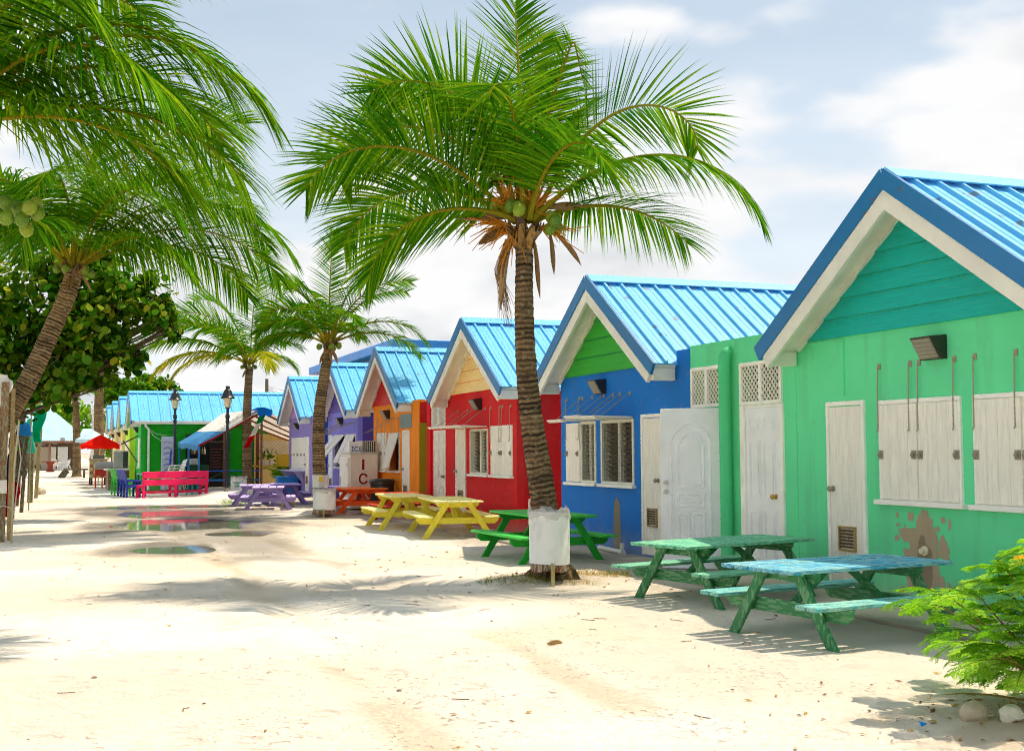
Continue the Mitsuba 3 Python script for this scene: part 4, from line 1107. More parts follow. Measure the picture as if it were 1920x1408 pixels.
def broad_tree(label, base, blobs, n, r, seed, cols, name="broadleaf_tree", cat="tree", sides=6, aspect=0.7, trunk_r=0.15, shell=0.55, kind_leaf="crown", singles=0, upn=0.5, group=None):
    rg = np.random.default_rng(seed)
    k = T(name, label, cat, group)
    base = np.array(base, float)
    vol = np.array([b[3] * b[4] * b[5] for b in blobs]) ** 0.75; vol /= vol.sum()
    pp, nn = [], []
    tr = M("#6b5a45")
    bl = np.array(blobs)
    cen = (bl[:, :3] * vol[:, None]).sum(0)
    fork = base * 0.6 + cen * 0.4
    tr.tube([base, base * 0.75 + fork * 0.25 + rg.normal(0, 0.05, 3), fork], [trunk_r * 1.3, trunk_r, trunk_r * 0.8], 10)
    P(k, "trunk", tr, "plain_paint", True)
    for b, w in zip(blobs, vol):
        c = np.array(b[:3]); R = np.array(b[3:6])
        mm = M("#6b5a45")
        mm.tube([fork, (fork + c) / 2 + rg.normal(0, 0.1, 3) * R, c], [trunk_r * 0.55, trunk_r * 0.35, trunk_r * 0.15], 6, False)
        for q in range(5):
            e = c + rg.normal(0, 0.55, 3) * R
            mm.tube([(fork + c) / 2, (c + e) / 2 + rg.normal(0, 0.08, 3) * R, e], [trunk_r * 0.2, trunk_r * 0.13, trunk_r * 0.05], 4, False)
        P(k, "limb", mm, "plain_paint", True)
        q = int(n * w)
        nclump = max(8, q // 22)
        d = rg.normal(0, 1, (nclump, 3)); d /= np.linalg.norm(d, axis=1, keepdims=True)
        cc = c + d * R * (shell + (1.05 - shell) * rg.random((nclump, 1)) ** 0.7)
        idx = rg.integers(0, nclump, q)
        o = rg.normal(0, 1, (q, 3)) * R * 0.16
        p = cc[idx] + o
        pp.append(p); nn.append(d[idx] * 0.7 + rg.normal(0, 0.55, (q, 3)) + [0, 0, upn])
    p, nrm = np.concatenate(pp), np.concatenate(nn)
    rad = r * rg.uniform(0.5, 1.2, len(p))
    if singles:
        view = np.array([0, 0, 1.6]) - p; view /= np.linalg.norm(view, axis=1, keepdims=True)
        outer = ((p - cen) * view).sum(1) + 0.5 * np.abs((p - cen) @ RT)
        o = np.argsort(-outer)
        for i_ in o[:singles]:
            m = M(); disc_leaves(m, p[i_:i_ + 1], nrm[i_:i_ + 1], rad[i_], rg, [cols[i_ % len(cols)]], 0.14, 10, 0.92)
            P(k, "leaf", m, "leaf_mat")
        p, nrm, rad = p[o[singles:]], nrm[o[singles:]], rad[o[singles:]]
    m = M(); disc_leaves(m, p, nrm, rad, rg, cols, 0.14, sides, aspect)
    P(k, kind_leaf, m, "leaf_mat", kind="stuff")
    return k


DARKG = ["#3f7c1e", "#4c8c26", "#356c1c", "#5a9a30"]
GS = 1.41
broad_tree("sea grape tree with big round leaves behind the leaning palm on the left", (-4.4, 34.0, -0.1),
           [(b_[0] * GS, 31.0 + (b_[1] - 22) * GS, 1.6 + (b_[2] - 1.6) * GS, b_[3] * GS, b_[4] * GS, b_[5] * GS) for b_ in ((-0.15, 22.2, 4.1, 1.1, 1.0, 1.05), (0.85, 22.0, 4.25, 0.85, 0.8, 0.65), (1.45, 21.9, 3.95, 0.40, 0.5, 0.5), (0.35, 22.0, 3.3, 0.85, 0.8, 0.62), (-0.45, 22.2, 2.85, 0.75, 0.8, 0.75), (-1.3, 22.2, 3.4, 1.0, 0.9, 1.5), (0.95, 22, 3.35, 0.42, 0.5, 0.4), (0.2, 22.6, 4.9, 1.0, 0.9, 0.6), (1.3, 22.3, 4.6, 0.3, 0.4, 0.3), (1.75, 22, 3.75, 0.2, 0.3, 0.22), (1.6, 22, 4.25, 0.2, 0.3, 0.2), (1.25, 22, 3.35, 0.22, 0.3, 0.16), (0.75, 22, 2.85, 0.25, 0.3, 0.2))],
           7000, 0.105, 3, ["#356c1a", "#42801f", "#2c5e1a", "#559428", "#74b038", "#8aa838"], sides=8, aspect=0.92, trunk_r=0.15, shell=0.3, singles=200)
broad_tree("round dark green tree behind the green bar building's roof", (6.2, 106, -0.1), [(5.0, 106, 6.6, 1.6, 2, 1.1), (6.6, 106, 7.1, 1.7, 2, 1.1), (3.9, 106, 6.1, 0.9, 1.4, 0.8), (8.2, 106, 6.6, 1.2, 2, 0.9)], 2600, 0.22, 7, DARKG, trunk_r=0.3)
BR = ["#6cb42a", "#7cc430", "#5aa222", "#8ed03c"]
broad_tree("big bright green bush behind the hip roof house", (0.5, 150, -0.1), [(-1.5, 150, 4.8, 3, 3, 2.8), (2.2, 150, 5.2, 3.2, 3, 2.6), (4.8, 150, 3.6, 2.4, 3, 2.4), (-4.5, 150, 3.6, 2.4, 3, 2.6)], 5200, 0.26, 9, BR, trunk_r=0.3)
broad_tree("feathery half bare tree between the far palms", (4.4, 118, -0.1), [(3.6, 118, 5.2, 1.4, 1.4, 1.8), (4.8, 118, 6.0, 1.2, 1.2, 1.2)], 420, 0.16, 12, ["#7a9a4a", "#8aa85a"], trunk_r=0.12)
broad_tree("low green trees far left beyond the stalls", (-12, 150, -0.1), [(-12 - 4.5 * k, 150 + (k % 3) * 5, 3.4 + (k % 2), 3.6, 3, 3.0) for k in range(7)], 4200, 0.32, 15, DARKG, trunk_r=0.3)
broad_tree("green trees beyond the far shops", (16, 135, -0.1), [(9 + 5 * k, 135 + (k % 3) * 5, 2.8 + 0.6 * (k % 2), 3.6, 3, 2.6) for k in range(9)], 4200, 0.32, 16, DARKG, trunk_r=0.3)


def feather_leaf(parent, base, d, L, rg, cols, name="leaf"):
    d = np.asarray(d, float); d /= np.linalg.norm(d)
    K = 8; pts = [np.asarray(base, float)]; dd = d.copy()
    for k in range(K):
        dd = dd + np.array([0, 0, -0.11]); dd /= np.linalg.norm(dd); pts.append(pts[-1] + dd * L / K)
    pts = np.array(pts); m = M("#8cae34")
    m.tube(pts, np.linspace(0.0035, 0.0015, K + 1), 4, False)
    npair = 9; Vs, Fs, Ys = [], [], []
    for k in range(npair):
        f = 0.2 + 0.78 * k / (npair - 1); i0 = min(int(f * K), K - 1); p = pts[i0] + (pts[i0 + 1] - pts[i0]) * (f * K - i0)
        t = pts[i0 + 1] - pts[i0]; t /= np.linalg.norm(t)
        s = np.cross(t, [0, 0, 1]); s /= np.linalg.norm(s) + 1e-9; nrm = np.cross(s, t)
        for sg in (-1, 1):
            pd = s * sg * 0.85 + t * 0.45 + nrm * rg.normal(0.02, 0.12); pd /= np.linalg.norm(pd)
            pl = L * 0.42 * math.sin(math.pi * (0.22 + 0.62 * f)) * rg.uniform(0.85, 1.1)
            nl = 9; q = np.cross(pd, nrm); q /= np.linalg.norm(q); dn = np.array([0, 0, -1.0])
            for j in range(nl):
                g = (j + 0.6) / nl; b = p + pd * pl * g + dn * 0.18 * pl * g * g
                for s2 in (-1, 1):
                    tip = b + (q * s2 * 0.9 + pd * 0.42) * 0.025 * (1.1 - 0.5 * g) + dn * 0.006 * rg.uniform(0, 1.5)
                    w = pd * 0.0062
                    o = len(Vs) * 4
                    Vs.append([b - w * 0.6, b + w * 0.6, tip + w * 0.9, tip - w * 0.9]); Ys += [0.3 + 0.5 * rg.random()] * 4
    V = np.array(Vs).reshape(-1, 3); o = (np.arange(len(Vs)) * 4)[:, None]
    F = np.concatenate([o + [0, 1, 2], o + [0, 2, 3]])
    m.col(cols[rg.integers(0, len(cols))]); m.raw(V, F, np.array(Ys))
    P(parent, name, m, "leaf_mat")


rg = np.random.default_rng(77)
sh = T("feathery_shrub", "bright green shrub with feathery leaves in the right foreground", "shrub")
BGR = ["#8ee03a", "#9eea48", "#7acc30", "#aaf058"]
sb = np.array([5.54, 5.54, 0.02])
for k in range(26):
    a = camaz(rg.uniform(90, 290)) if k < 19 else camaz(rg.uniform(-70, 90))
    el = math.radians([34, 46, 57, 66, 74, 82][k % 6] + rg.uniform(-6, 6)); L = rg.uniform(0.78, 1.12)
    d = np.array([math.cos(el) * math.cos(a), math.cos(el) * math.sin(a), math.sin(el)])
    pts = [sb + rg.normal(0, 0.03, 3) * [1, 1, 0]]; dd = d.copy()
    for j in range(9):
        dd = dd + rg.normal(0, 0.06, 3) + np.array([0, 0, -0.045]); dd /= np.linalg.norm(dd); pts.append(pts[-1] + dd * L / 9)
    pts = np.array(pts)
    P(sh, "stem", M("#6a4a34" if k % 2 else "#7a6a34").tube(pts, np.linspace(0.012, 0.003, 10), 6), "plain_paint", True)
    for j in range(2, 10):
        for r_ in range(1 if j < 7 else 2):
            ra = rg.uniform(0, 6.28); ld = dd * 0.5 + np.array([math.cos(ra), math.sin(ra), rg.uniform(0.05, 0.5)])
            if pts[j][2] > 0.24: feather_leaf(sh, pts[j] + rg.normal(0, 0.01, 3), ld, rg.uniform(0.22, 0.34), rg, BGR if rg.random() > 0.02 else ["#d8c43a"])
P(sh, "stem", M("#4a3624").tube([sb + [0.02, 0.12, -0.05], sb + [-0.02, 0.1, 0.25], sb + [-0.1, 0.12, 0.5]], [0.034, 0.028, 0.012], 8), "palm_bark", True)
for (x, y, s, l) in ((4.90, 5.66, 0.085, "round grey stone under the shrub"), (5.02, 5.50, 0.07, "white chalky stone beside the grey one under the shrub"), (-0.78, 51.0, 0.22, "pale stone block on the sand beside the left stall posts"), (6.62, 30.3, 0.14, "small pale stone near the foot of the orange table")):
    st = trimesh.creation.icosphere(3, 1.0); v = st.vertices * (1 + 0.5 * (meshkit.fbm(st.vertices * 1.7 + x * 9, 4, 5) - 0.5))[:, None] * [s, s * 0.85, s * 0.8]
    m = M("#b8ac92" if s != 0.07 else "#dad6c8", 0.3); m.raw(v + [x, y, s * 0.45 + gz1(x, y)], st.faces); S("stone", m, "plain_paint", l, True, None, "stone")

# ------------------------------------------------------------------ picnic tables
TG = "picnic tables outside the shops"


def picnic(label, x, y, ang, L=1.95, top="#2f7fb4", leg="#3c8a50", seat=None, wear=0.5, W=0.90, H=0.63, hb=0.37, spread=0.62, npl=5, seed=0, xe=None, inset=0.30):
    X = rotz(math.radians(ang), x, y, 0)
    k = T("picnic_table", label, "picnic table", TG, mat=X)
    rg = random.Random(seed + 5)
    ax = 0 if abs(math.cos(math.radians(ang))) > 0.7 else 1
    seat = seat or top
    bw = W / npl
    xe = L / 2 - inset if xe is None else xe
    def pl(nm, col, x0, x1, y0, y1, z0, z1, axis=ax):
        P(k, nm, M(col, axis + wear * rg.uniform(0.75, 1.2)).box(x0, x1, y0, y1, z0, z1, 0.006, None, (rg.uniform(-0.008, 0.008), 0, rg.uniform(-0.002, 0.002))), "wood_paint")
    for j in range(npl):
        pl("tabletop_plank", top, -L / 2, L / 2, -W / 2 + j * bw + 0.015, -W / 2 + (j + 1) * bw - 0.015, H - 0.035, H)
    for s in (-1, 1):
        for j in range(2):
            a = s * spread + (-0.135 + j * 0.135)
            pl("bench_plank", seat, -L / 2, L / 2, a + 0.009, a + 0.126, hb - 0.035, hb)
    for e in (-1, 1):
        for s in (-1, 1):
            o = 0.021 * e
            P(k, "leg", M(leg, 2 + wear * 0.55).bar((e * xe + o, s * (spread + 0.02), -0.03), (e * xe + o, s * 0.20, H - 0.037), 0.10, 0.04, (1, 0, 0), 0.005), "wood_paint")
        q = M(leg, (1 - ax) + wear * 0.5); c = 0.11
        q.prism(Polygon([(-spread - 0.15, hb - 0.038), (spread + 0.15, hb - 0.038), (spread + 0.15, hb - 0.09), (spread + 0.08, hb - 0.15), (-spread - 0.08, hb - 0.15), (-spread - 0.15, hb - 0.09)]), 0.04, (e * (xe - 0.042) - 0.02, 0, 0), (0, 1, 0), (0, 0, 1), (1, 0, 0))
        P(k, "cross_beam", q, "wood_paint")
        q = M(leg, (1 - ax) + wear * 0.5)
        q.prism(Polygon([(-W / 2 + 0.05, H - 0.038), (W / 2 - 0.05, H - 0.038), (W / 2 - 0.05, H - 0.08), (W / 2 - 0.12, H - 0.13), (-W / 2 + 0.12, H - 0.13), (-W / 2 + 0.05, H - 0.08)]), 0.04, (e * (xe - 0.042) - 0.02, 0, 0), (0, 1, 0), (0, 0, 1), (1, 0, 0))
        P(k, "top_cleat", q, "wood_paint")
        P(k, "brace", M(leg, ax + wear * 0.45).bar((e * (xe - 0.08), 0, hb - 0.1), (e * 0.12, 0, H - 0.05), 0.04, 0.085, (0, 1, 0), 0.004), "wood_paint")
    return k


picnic("blue picnic table with flaking paint over green legs, nearest the camera", 6.30, 8.92, 8, 1.84, "#3494c0", "#2f7c4c", "#58b0b0", 0.62, seed=1)
picnic("weathered teal green picnic table behind the blue one, in front of the open white door", 6.72, 11.55, 15, 1.94, "#4caa86", "#2a7040", "#5cb08c", 0.62, seed=2)
picnic("bright green picnic table behind the first white bin", 6.66, 16.75, 92, 2.0, "#35b03c", "#1c9a2c", "#3cba44", 0.12, seed=3, npl=4, H=0.69, hb=0.40)
YL, YLG = "#f0e690", "#e4d83e"
picnic("yellow picnic table nearest the camera, in front of the red shop", 7.02, 22.45, 82, 2.45, YL, YLG, None, 0.22, seed=4, npl=4, inset=0.22, H=0.69, hb=0.41)
picnic("shorter yellow picnic table at the far end of the other yellow one", 6.78, 24.95, 86, 1.9, YL, YLG, None, 0.22, seed=5, npl=4, inset=0.2, H=0.69, hb=0.41)
picnic("dark red picnic table in the shade between the yellow tables and the red shop", 7.5, 27.6, 90, 1.6, "#c03a24", "#8e1c14", None, 0.1, seed=6, npl=4, spread=0.55)
picnic("orange picnic table beside the second white bin", 7.20, 30.6, 88, 1.55, "#f0702a", "#ee5a14", None, 0.06, seed=7, npl=4, inset=0.16, W=1.12, spread=0.74, H=0.68, hb=0.4)
LV, LVL = "#b8a4da", "#9a84c4"
picnic("pale violet picnic table with sunlit benches, nearest the puddles", 5.48, 34.6, 80, 1.75, LV, LVL, None, 0.15, seed=8, npl=4, inset=0.16)
picnic("pale violet picnic table just behind the sunlit violet one", 5.42, 36.8, 84, 1.6, LV, LVL, None, 0.15, seed=9, npl=4, inset=0.2)
picnic("violet picnic table between the blue tub and the second palm", 6.45, 37.6, 84, 1.8, "#a08cd0", "#8a74ba", None, 0.15, seed=10, npl=4, inset=0.2)
picnic("dark violet picnic table in the shade beside the ice box", 7.55, 34.4, 92, 1.6, "#7a68b0", "#5c4a96", None, 0.15, seed=11, npl=4, spread=0.5)
picnic("long blue picnic table with green legs under the edge of the tent", 5.98, 48.0, -4, 2.5, "#1a62c8", "#2c8a3c", "#2a86d8", 0.05, seed=12, npl=4, H=0.90, hb=0.55)

# ------------------------------------------------------------------ bins round the palm feet
def bin_(label, x, y, r, zb, zt, stake=True, wraptop=None, dirt=0.25, tag=None):
    k = T("litter_bin", label, "litter bin", "white litter bins by the palms")
    n = 20
    for j in range(n):
        a = 2 * math.pi * j / n
        c, s = math.cos(a), math.sin(a)
        m = M(["#6e4a34", "#7c5840", "#8a4a34", "#5c4432", "#a08a74"][(j * 7) % 5], 2.5)
        w = 2 * math.pi * r / n
        m.box(-0.012, 0.012, -w * 0.46, w * 0.46, zb - 0.085 + 0.012 * math.sin(j * 5.0), zt - 0.02, 0.003, np.array([[c, -s, 0], [s, c, 0], [0, 0, 1]]), (x + c * (r - 0.012), y + s * (r - 0.012), 0))
        P(k, "stave", m, "wood_paint")
    a = np.linspace(0, 2 * np.pi, 41)
    # an octagon-ish wrapped sheet: slightly flattened faces, proud of the staves
    rr = (r + 0.014) * (1 + 0.012 * np.cos(3 * a + 1) + 0.008 * np.sin(7 * a))
    rows = []
    for z, e in ((zb, 0.0), (zb + (zt - zb) * 0.5, 0.004), (zt, 0.0)):
        rows.append(np.stack([x + (rr + e) * np.cos(a), y + (rr + e) * np.sin(a), z + 0.008 * np.sin(2 * a + 0.6)], 1))
    V = np.concatenate(rows); F = []
    for i_ in range(2):
        for j in range(40):
            b = i_ * 41 + j; F += [[b, b + 1, b + 42], [b, b + 42, b + 41]]
    P(k, "white_sheet", M("#e4e8e4", dirt).raw(V, F), "plain_paint", True)
    # bag folded over the rim
    rows = []
    for q, (z, e) in enumerate(((zt - 0.07, 0.024), (zt - 0.03, 0.03), (zt + 0.015, 0.022), (zt + 0.03, 0.006), (zt + 0.01, -0.016), (zt - 0.12, -0.035), (zt - 0.3, -0.05))):
        wob = 0.006 * np.sin(9 * a + q) + 0.006 * np.sin(17 * a + 2 * q)
        wob[-1] = wob[0]
        zz = 0.022 * np.sin(5 * a + 1) + 0.012 * np.sin(13 * a); zz[-1] = zz[0]
        rows.append(np.stack([x + (r + e + wob * (1 if q < 5 else 0.3)) * np.cos(a), y + (r + e + wob * (1 if q < 5 else 0.3)) * np.sin(a), z + zz * (1.2 if q in (0, 2, 3) else 0.8)], 1))
    V = np.concatenate(rows); F = []
    for i_ in range(6):
        for j in range(40):
            b = i_ * 41 + j; F += [[b, b + 1, b + 42], [b, b + 42, b + 41]]
    P(k, "bag", M().raw(V, F), "film_mat", True)
    P(k, "bottom", M("#3a2c20").box(x - r * 0.68, x + r * 0.68, y - r * 0.68, y + r * 0.68, zb - 0.08, zb - 0.05), "plain_paint")
    if stake:
        d = np.array([-FW[0], -FW[1], 0]); d /= np.linalg.norm(d); b = np.array([x, y, 0]) + d * (r + 0.035) + RT * 0.03
        P(k, "stake", M("#b49a5c", 2.3).bar(b + [0, 0, -0.1], b + [0, 0, zb + 0.02], 0.045, 0.035), "wood_paint")
    return k


b1 = bin_("white bin with a clear bag on a stake in front of the tallest palm", 5.44, 13.42, 0.225, 0.27, 0.88, dirt=0.22)
for j, (u, z, s) in enumerate(((-0.03, 0.62, 0.02), (0.0, 0.60, 0.012), (0.06, 0.42, 0.018), (0.10, 0.55, 0.012), (-0.1, 0.4, 0.014), (0.04, 0.3, 0.016), (0.16, 0.7, 0.014))): pass
bin_("white bin with a bag rim in front of the second palm", 6.02, 29.45, 0.26, 0.20, 0.68)
bin_("white bin with faded green print at the foot of the third palm", 6.25, 46.5, 0.28, 0.10, 0.66, stake=False, dirt=0.35)
bk = "litter_bin_002"
for j, (w_, z_) in enumerate(((0.24, 0.47), (0.16, 0.40), (0.20, 0.35), (0.14, 0.30))):
    d_ = -np.array([FW[0], FW[1], 0]) / np.hypot(FW[0], FW[1]); o_ = np.array([6.25, 46.5, 0]) + d_ * 0.300
    P(bk, "green_print", M("#4aa07c").box(-w_ / 2, w_ / 2, -0.003, 0.012, z_ - (0.025 if j == 0 else 0.012), z_ + (0.025 if j == 0 else 0.012), 0, np.array([[RT[0], d_[0], 0], [RT[1], d_[1], 0], [0, 0, 1]]), o_), "plain_paint")
k = T("notice", "small white and yellow notice tied round the second palm's trunk", "sign")
nc = np.array([6.02, 30.0]); d = -np.array([FW[0], FW[1]]); d /= np.linalg.norm(d)
P(k, "sheet", M("#e8e6dc", 0.2).lathe([(0.185, 0.72), (0.186, 0.73), (0.188, 1.02), (0.187, 1.03)], 24, (nc[0], nc[1], 0)), "plain_paint", True)
P(k, "yellow_print", M("#e6c02a").box(-0.05, 0.05, -0.004, 0.004, 0.86, 1.0, 0, np.array([[RT[0], d[0], 0], [RT[1], d[1], 0], [0, 0, 1]]), (nc[0] + d[0] * 0.186 + RT[0] * 0.05, nc[1] + d[1] * 0.186 + RT[1] * 0.05, 0)), "plain_paint")

# ------------------------------------------------------------------ ice box, black tub, blue tub
k = T("ice_box", "white ice storage box with red ICE lettering down its side, beside the violet shop", "ice freezer")
ix0, ix1, iy0, iy1, izt = 7.22, 7.98, 31.95, 33.1, 1.56
P(k, "body", M("#e6dccc", 0.06).box(ix0, ix1, iy0, iy1, 0.08, izt, 0.02), "plain_paint")
for e, z in (("I", 1.12), ("C", 0.74), ("E", 0.36)):
    t = trimesh.creation.box((0.065, 0.27, 0.004)) if e == 'I' else meshkit.text_mesh(e, 0.27, 0.004, True); v = np.asarray(t.vertices) + ([0, 0.135, 0.002] if e == 'I' else [0, 0, 0]); w = v[:, 0].max() + v[:, 0].min()
    P(k, "letter", M("#8c101a").raw(np.stack([(ix0 + ix1) / 2 - 0.02 + (v[:, 0] - w / 2), iy0 - 0.001 - v[:, 2], z + v[:, 1]], 1), t.faces), "plain_paint")
P(k, "door", M("#ebe8e0", 0.05).box(ix0 - 0.05, ix0 - 0.001, iy0 + 0.06, iy1 - 0.06, 0.2, 1.44, 0.012), "plain_paint")
P(k, "hinge", M("#b0aca0").box(ix0 - 0.06, ix0 - 0.051, iy0 + 0.1, iy0 + 0.2, 1.2, 1.3).box(ix0 - 0.06, ix0 - 0.051, iy0 + 0.1, iy0 + 0.2, 0.4, 0.5), "dark_metal")
P(k, "handle", M("#b8b4a8").box(ix0 - 0.09, ix0 - 0.05, iy1 - 0.22, iy1 - 0.18, 0.7, 0.9, 0.004), "dark_metal")
P(k, "lid_trim", M("#c9c4b8").box(ix0 - 0.01, ix1 + 0.01, iy0 - 0.01, iy1 + 0.01, izt - 0.04, izt + 0.02, 0.006), "plain_paint")
P(k, "sign_box", M("#e8ecec").box(ix0 + 0.0, ix0 + 0.36, iy0 + 0.1, iy0 + 0.5, izt + 0.021, izt + 0.31, 0.006), "plain_paint")
t = meshkit.text_mesh("ICE", 0.13, 0.003, True); v = np.asarray(t.vertices)
P(k, "sign_lettering", M("#23418c").raw(np.stack([ix0 + 0.05 + v[:, 0], iy0 + 0.099 - v[:, 2], izt + 0.05 + v[:, 1]], 1), t.faces), "plain_paint")
P(k, "compressor", M("#d0cdc2").box(ix0 + 0.365, ix1 - 0.02, iy0 + 0.16, iy0 + 0.7, izt + 0.021, izt + 0.33, 0.006), "plain_paint")
for j in range(6): P(k, "grille_bar", M("#e0ddd2").box(ix0 + 0.38 + j * 0.058, ix0 + 0.395 + j * 0.058, iy0 + 0.145, iy0 + 0.159, izt + 0.03, izt + 0.32), "plain_paint")
P(k, "grille_back", M("#4a463e").box(ix0 + 0.372, ix1 - 0.028, iy0 + 0.1591, iy0 + 0.1595, izt + 0.03, izt + 0.32), "plain_paint")
P(k, "foot", M("#3a3630").box(ix0 + 0.05, ix1 - 0.05, iy0 + 0.08, iy1 - 0.08, -0.02, 0.079), "plain_paint")

k = T("black_tub", "black ribbed plastic tub with a lid between the ice box and the orange wall", "bin")
P(k, "body", M("#1c1c1a").lathe([(0.0, 0), (0.27, 0.0), (0.28, 0.1), (0.29, 0.12), (0.285, 0.3), (0.30, 0.32), (0.295, 0.5), (0.31, 0.52), (0.305, 0.74), (0.32, 0.76), (0.32, 0.82), (0.0, 0.82)], 28, (7.72, 30.45, 0.0)), "dark_metal", 35)
P(k, "lid", M("#232321").lathe([(0.33, 0.80), (0.335, 0.85), (0.30, 0.89), (0.1, 0.91), (0, 0.915)], 28, (7.72, 30.45, 0.0)), "dark_metal", 35)

k = T("blue_tub", "tapered bright blue box on the ground by the lilac shop's serving shelf", "box")
q = M("#1f7ac8"); q.raw([(7.35, 43.9, 0), (7.95, 43.9, 0), (7.95, 44.4, 0), (7.35, 44.4, 0), (7.28, 43.84, 0.7), (8.02, 43.84, 0.7), (8.02, 44.46, 0.7), (7.28, 44.46, 0.7)], [[0, 1, 5], [0, 5, 4], [1, 2, 6], [1, 6, 5], [2, 3, 7], [2, 7, 6], [3, 0, 4], [3, 4, 7], [4, 5, 6], [4, 6, 7]])
P(k, "body", q, "plain_paint"); P(k, "rim", M("#2a86d4").box(7.25, 8.05, 43.81, 44.49, 0.68, 0.72, 0.008), "plain_paint")
k = T("wooden_crate", "small tan wooden crate on the sand beside the violet tables", "crate")
for j in range(4):
    P(k, "slat", M("#b8a670", 0.3).box(6.05, 6.35, 35.3 + 0.0, 35.32, 0.02 + j * 0.075, 0.085 + j * 0.075, 0.003), "wood_paint"); P(k, "slat", M("#a8966a", 0.3).box(6.02, 6.045, 35.3, 35.62, 0.02 + j * 0.075, 0.085 + j * 0.075, 0.003), "wood_paint")
P(k, "inner", M("#8a7a54").box(6.05, 6.34, 35.33, 35.6, 0.0, 0.28), "wood_paint")

# pipes
k = T("standpipe", "white standpipe with a grey water meter beside the red side wall", "pipe")
px, py = 8.25, 21.35
q = M("#d8d2c4"); q.tube([(px, py, 0), (px, py, 0.62), (px + 0.01, py, 0.68), (px + 0.05, py, 0.70), (px + 0.24, py, 0.70), (px + 0.28, py, 0.68), (px + 0.29, py, 0.62), (px + 0.29, py, 0.1), (px + 0.29, py, 0)], 0.022, 8); P(k, "pipe", q, "plain_paint", True)
P(k, "meter", M("#7a94a4").lathe([(0, 0.33), (0.06, 0.34), (0.075, 0.4), (0.075, 0.5), (0.05, 0.56), (0, 0.58)], 14, (px + 0.29, py - 0.03, 0)), "plain_paint", True)
k = T("drain_pipe", "white plastic drain pipe lying along the foot of the blue wall", "pipe")
q = M("#dcdcd8"); q.tube([(7.98, 17.6, 0.075), (7.96, 16.75, 0.065)], 0.035, 10).tube([(7.96, 16.78, 0.06), (7.95, 16.66, 0.06)], 0.048, 10).tube([(7.955, 16.7, 0.06), (7.955, 16.7, 0.2)], 0.036, 10); P(k, "pipe", q, "plain_paint", True)

# ------------------------------------------------------------------ street lamps
def lamp(label, x, y, h):
    k = T("street_lamp", label, "street lamp", "black lantern lamps by the tent")
    c = (x, y, 0)
    P(k, "base", M("#8a8676", 0.6).lathe([(0.17, -0.05), (0.16, 0.02), (0.12, 0.10), (0.085, 0.22), (0.075, 0.30), (0.07, 0.36), (0, 0.361)], 16, c), "plain_paint", 40)
    P(k, "post", M("#1c2630").lathe([(0.075, 0.3), (0.08, 0.55), (0.062, 0.95), (0.07, 1.0), (0.07, 1.05), (0.055, 1.1), (0.05, h - 1.22), (0.045, h - 0.98)], 14, c), "dark_metal", 40)
    P(k, "collar", M("#1c2630").lathe([(0.046, h - 1.4), (0.075, h - 1.36), (0.075, h - 1.3), (0.055, h - 1.24), (0.085, h - 1.16), (0.085, h - 1.10), (0.05, h - 1.02), (0.05, h - 0.86), (0.10, h - 0.80), (0, h - 0.79)], 14, c), "dark_metal", 40)
    P(k, "cross_bar", M("#1c2630").tube([(x - 0.24, y + 0.02, h - 1.75), (x + 0.24, y - 0.02, h - 1.75)], 0.013, 6), "dark_metal")
    P(k, "glass", M().lathe([(0.10, h - 0.80), (0.15, h - 0.62), (0.17, h - 0.44)], 14, c), "plain_lamp_glass", True)
    P(k, "cap", M("#171c20").lathe([(0.26, h - 0.46), (0.265, h - 0.43), (0.2, h - 0.36), (0.15, h - 0.2), (0.10, h - 0.14), (0.075, h - 0.12), (0.08, h - 0.03), (0.06, h), (0, h)], 16, c), "dark_metal", 35)
    for j in range(4):
        a = j * math.pi / 2 + 0.5; P(k, "glazing_bar", M("#171c20").bar((x + 0.102 * math.cos(a), y + 0.102 * math.sin(a), h - 0.80), (x + 0.172 * math.cos(a), y + 0.172 * math.sin(a), h - 0.45), 0.014, 0.014), "dark_metal")


lamp("left black lantern street lamp in front of the green bar wall", 4.26, 50.75, 4.18)
lamp("right black lantern street lamp in front of the tent", 5.70, 45.6, 4.05)
k = T("utility_pole", "wooden utility pole with loose wires behind the tent", "utility pole")
P(k, "pole", M("#6a6256").tube([(17.2, 110, -0.1), (17.2, 110, 8.2)], [0.2, 0.15], 10), "plain_paint", True)
q = M("#3a3a38")
for j in range(4): q.tube([(17.2, 110, 7.6 - 0.15 * j), (18.4 + 0.2 * j, 109.8, 7.2 - 0.3 * j), (19.8, 109.5, 6.9 - 0.2 * j), (22.6, 109, 6.7 - 0.3 * j)], 0.02, 4, False)
P(k, "wire", q, "dark_metal")

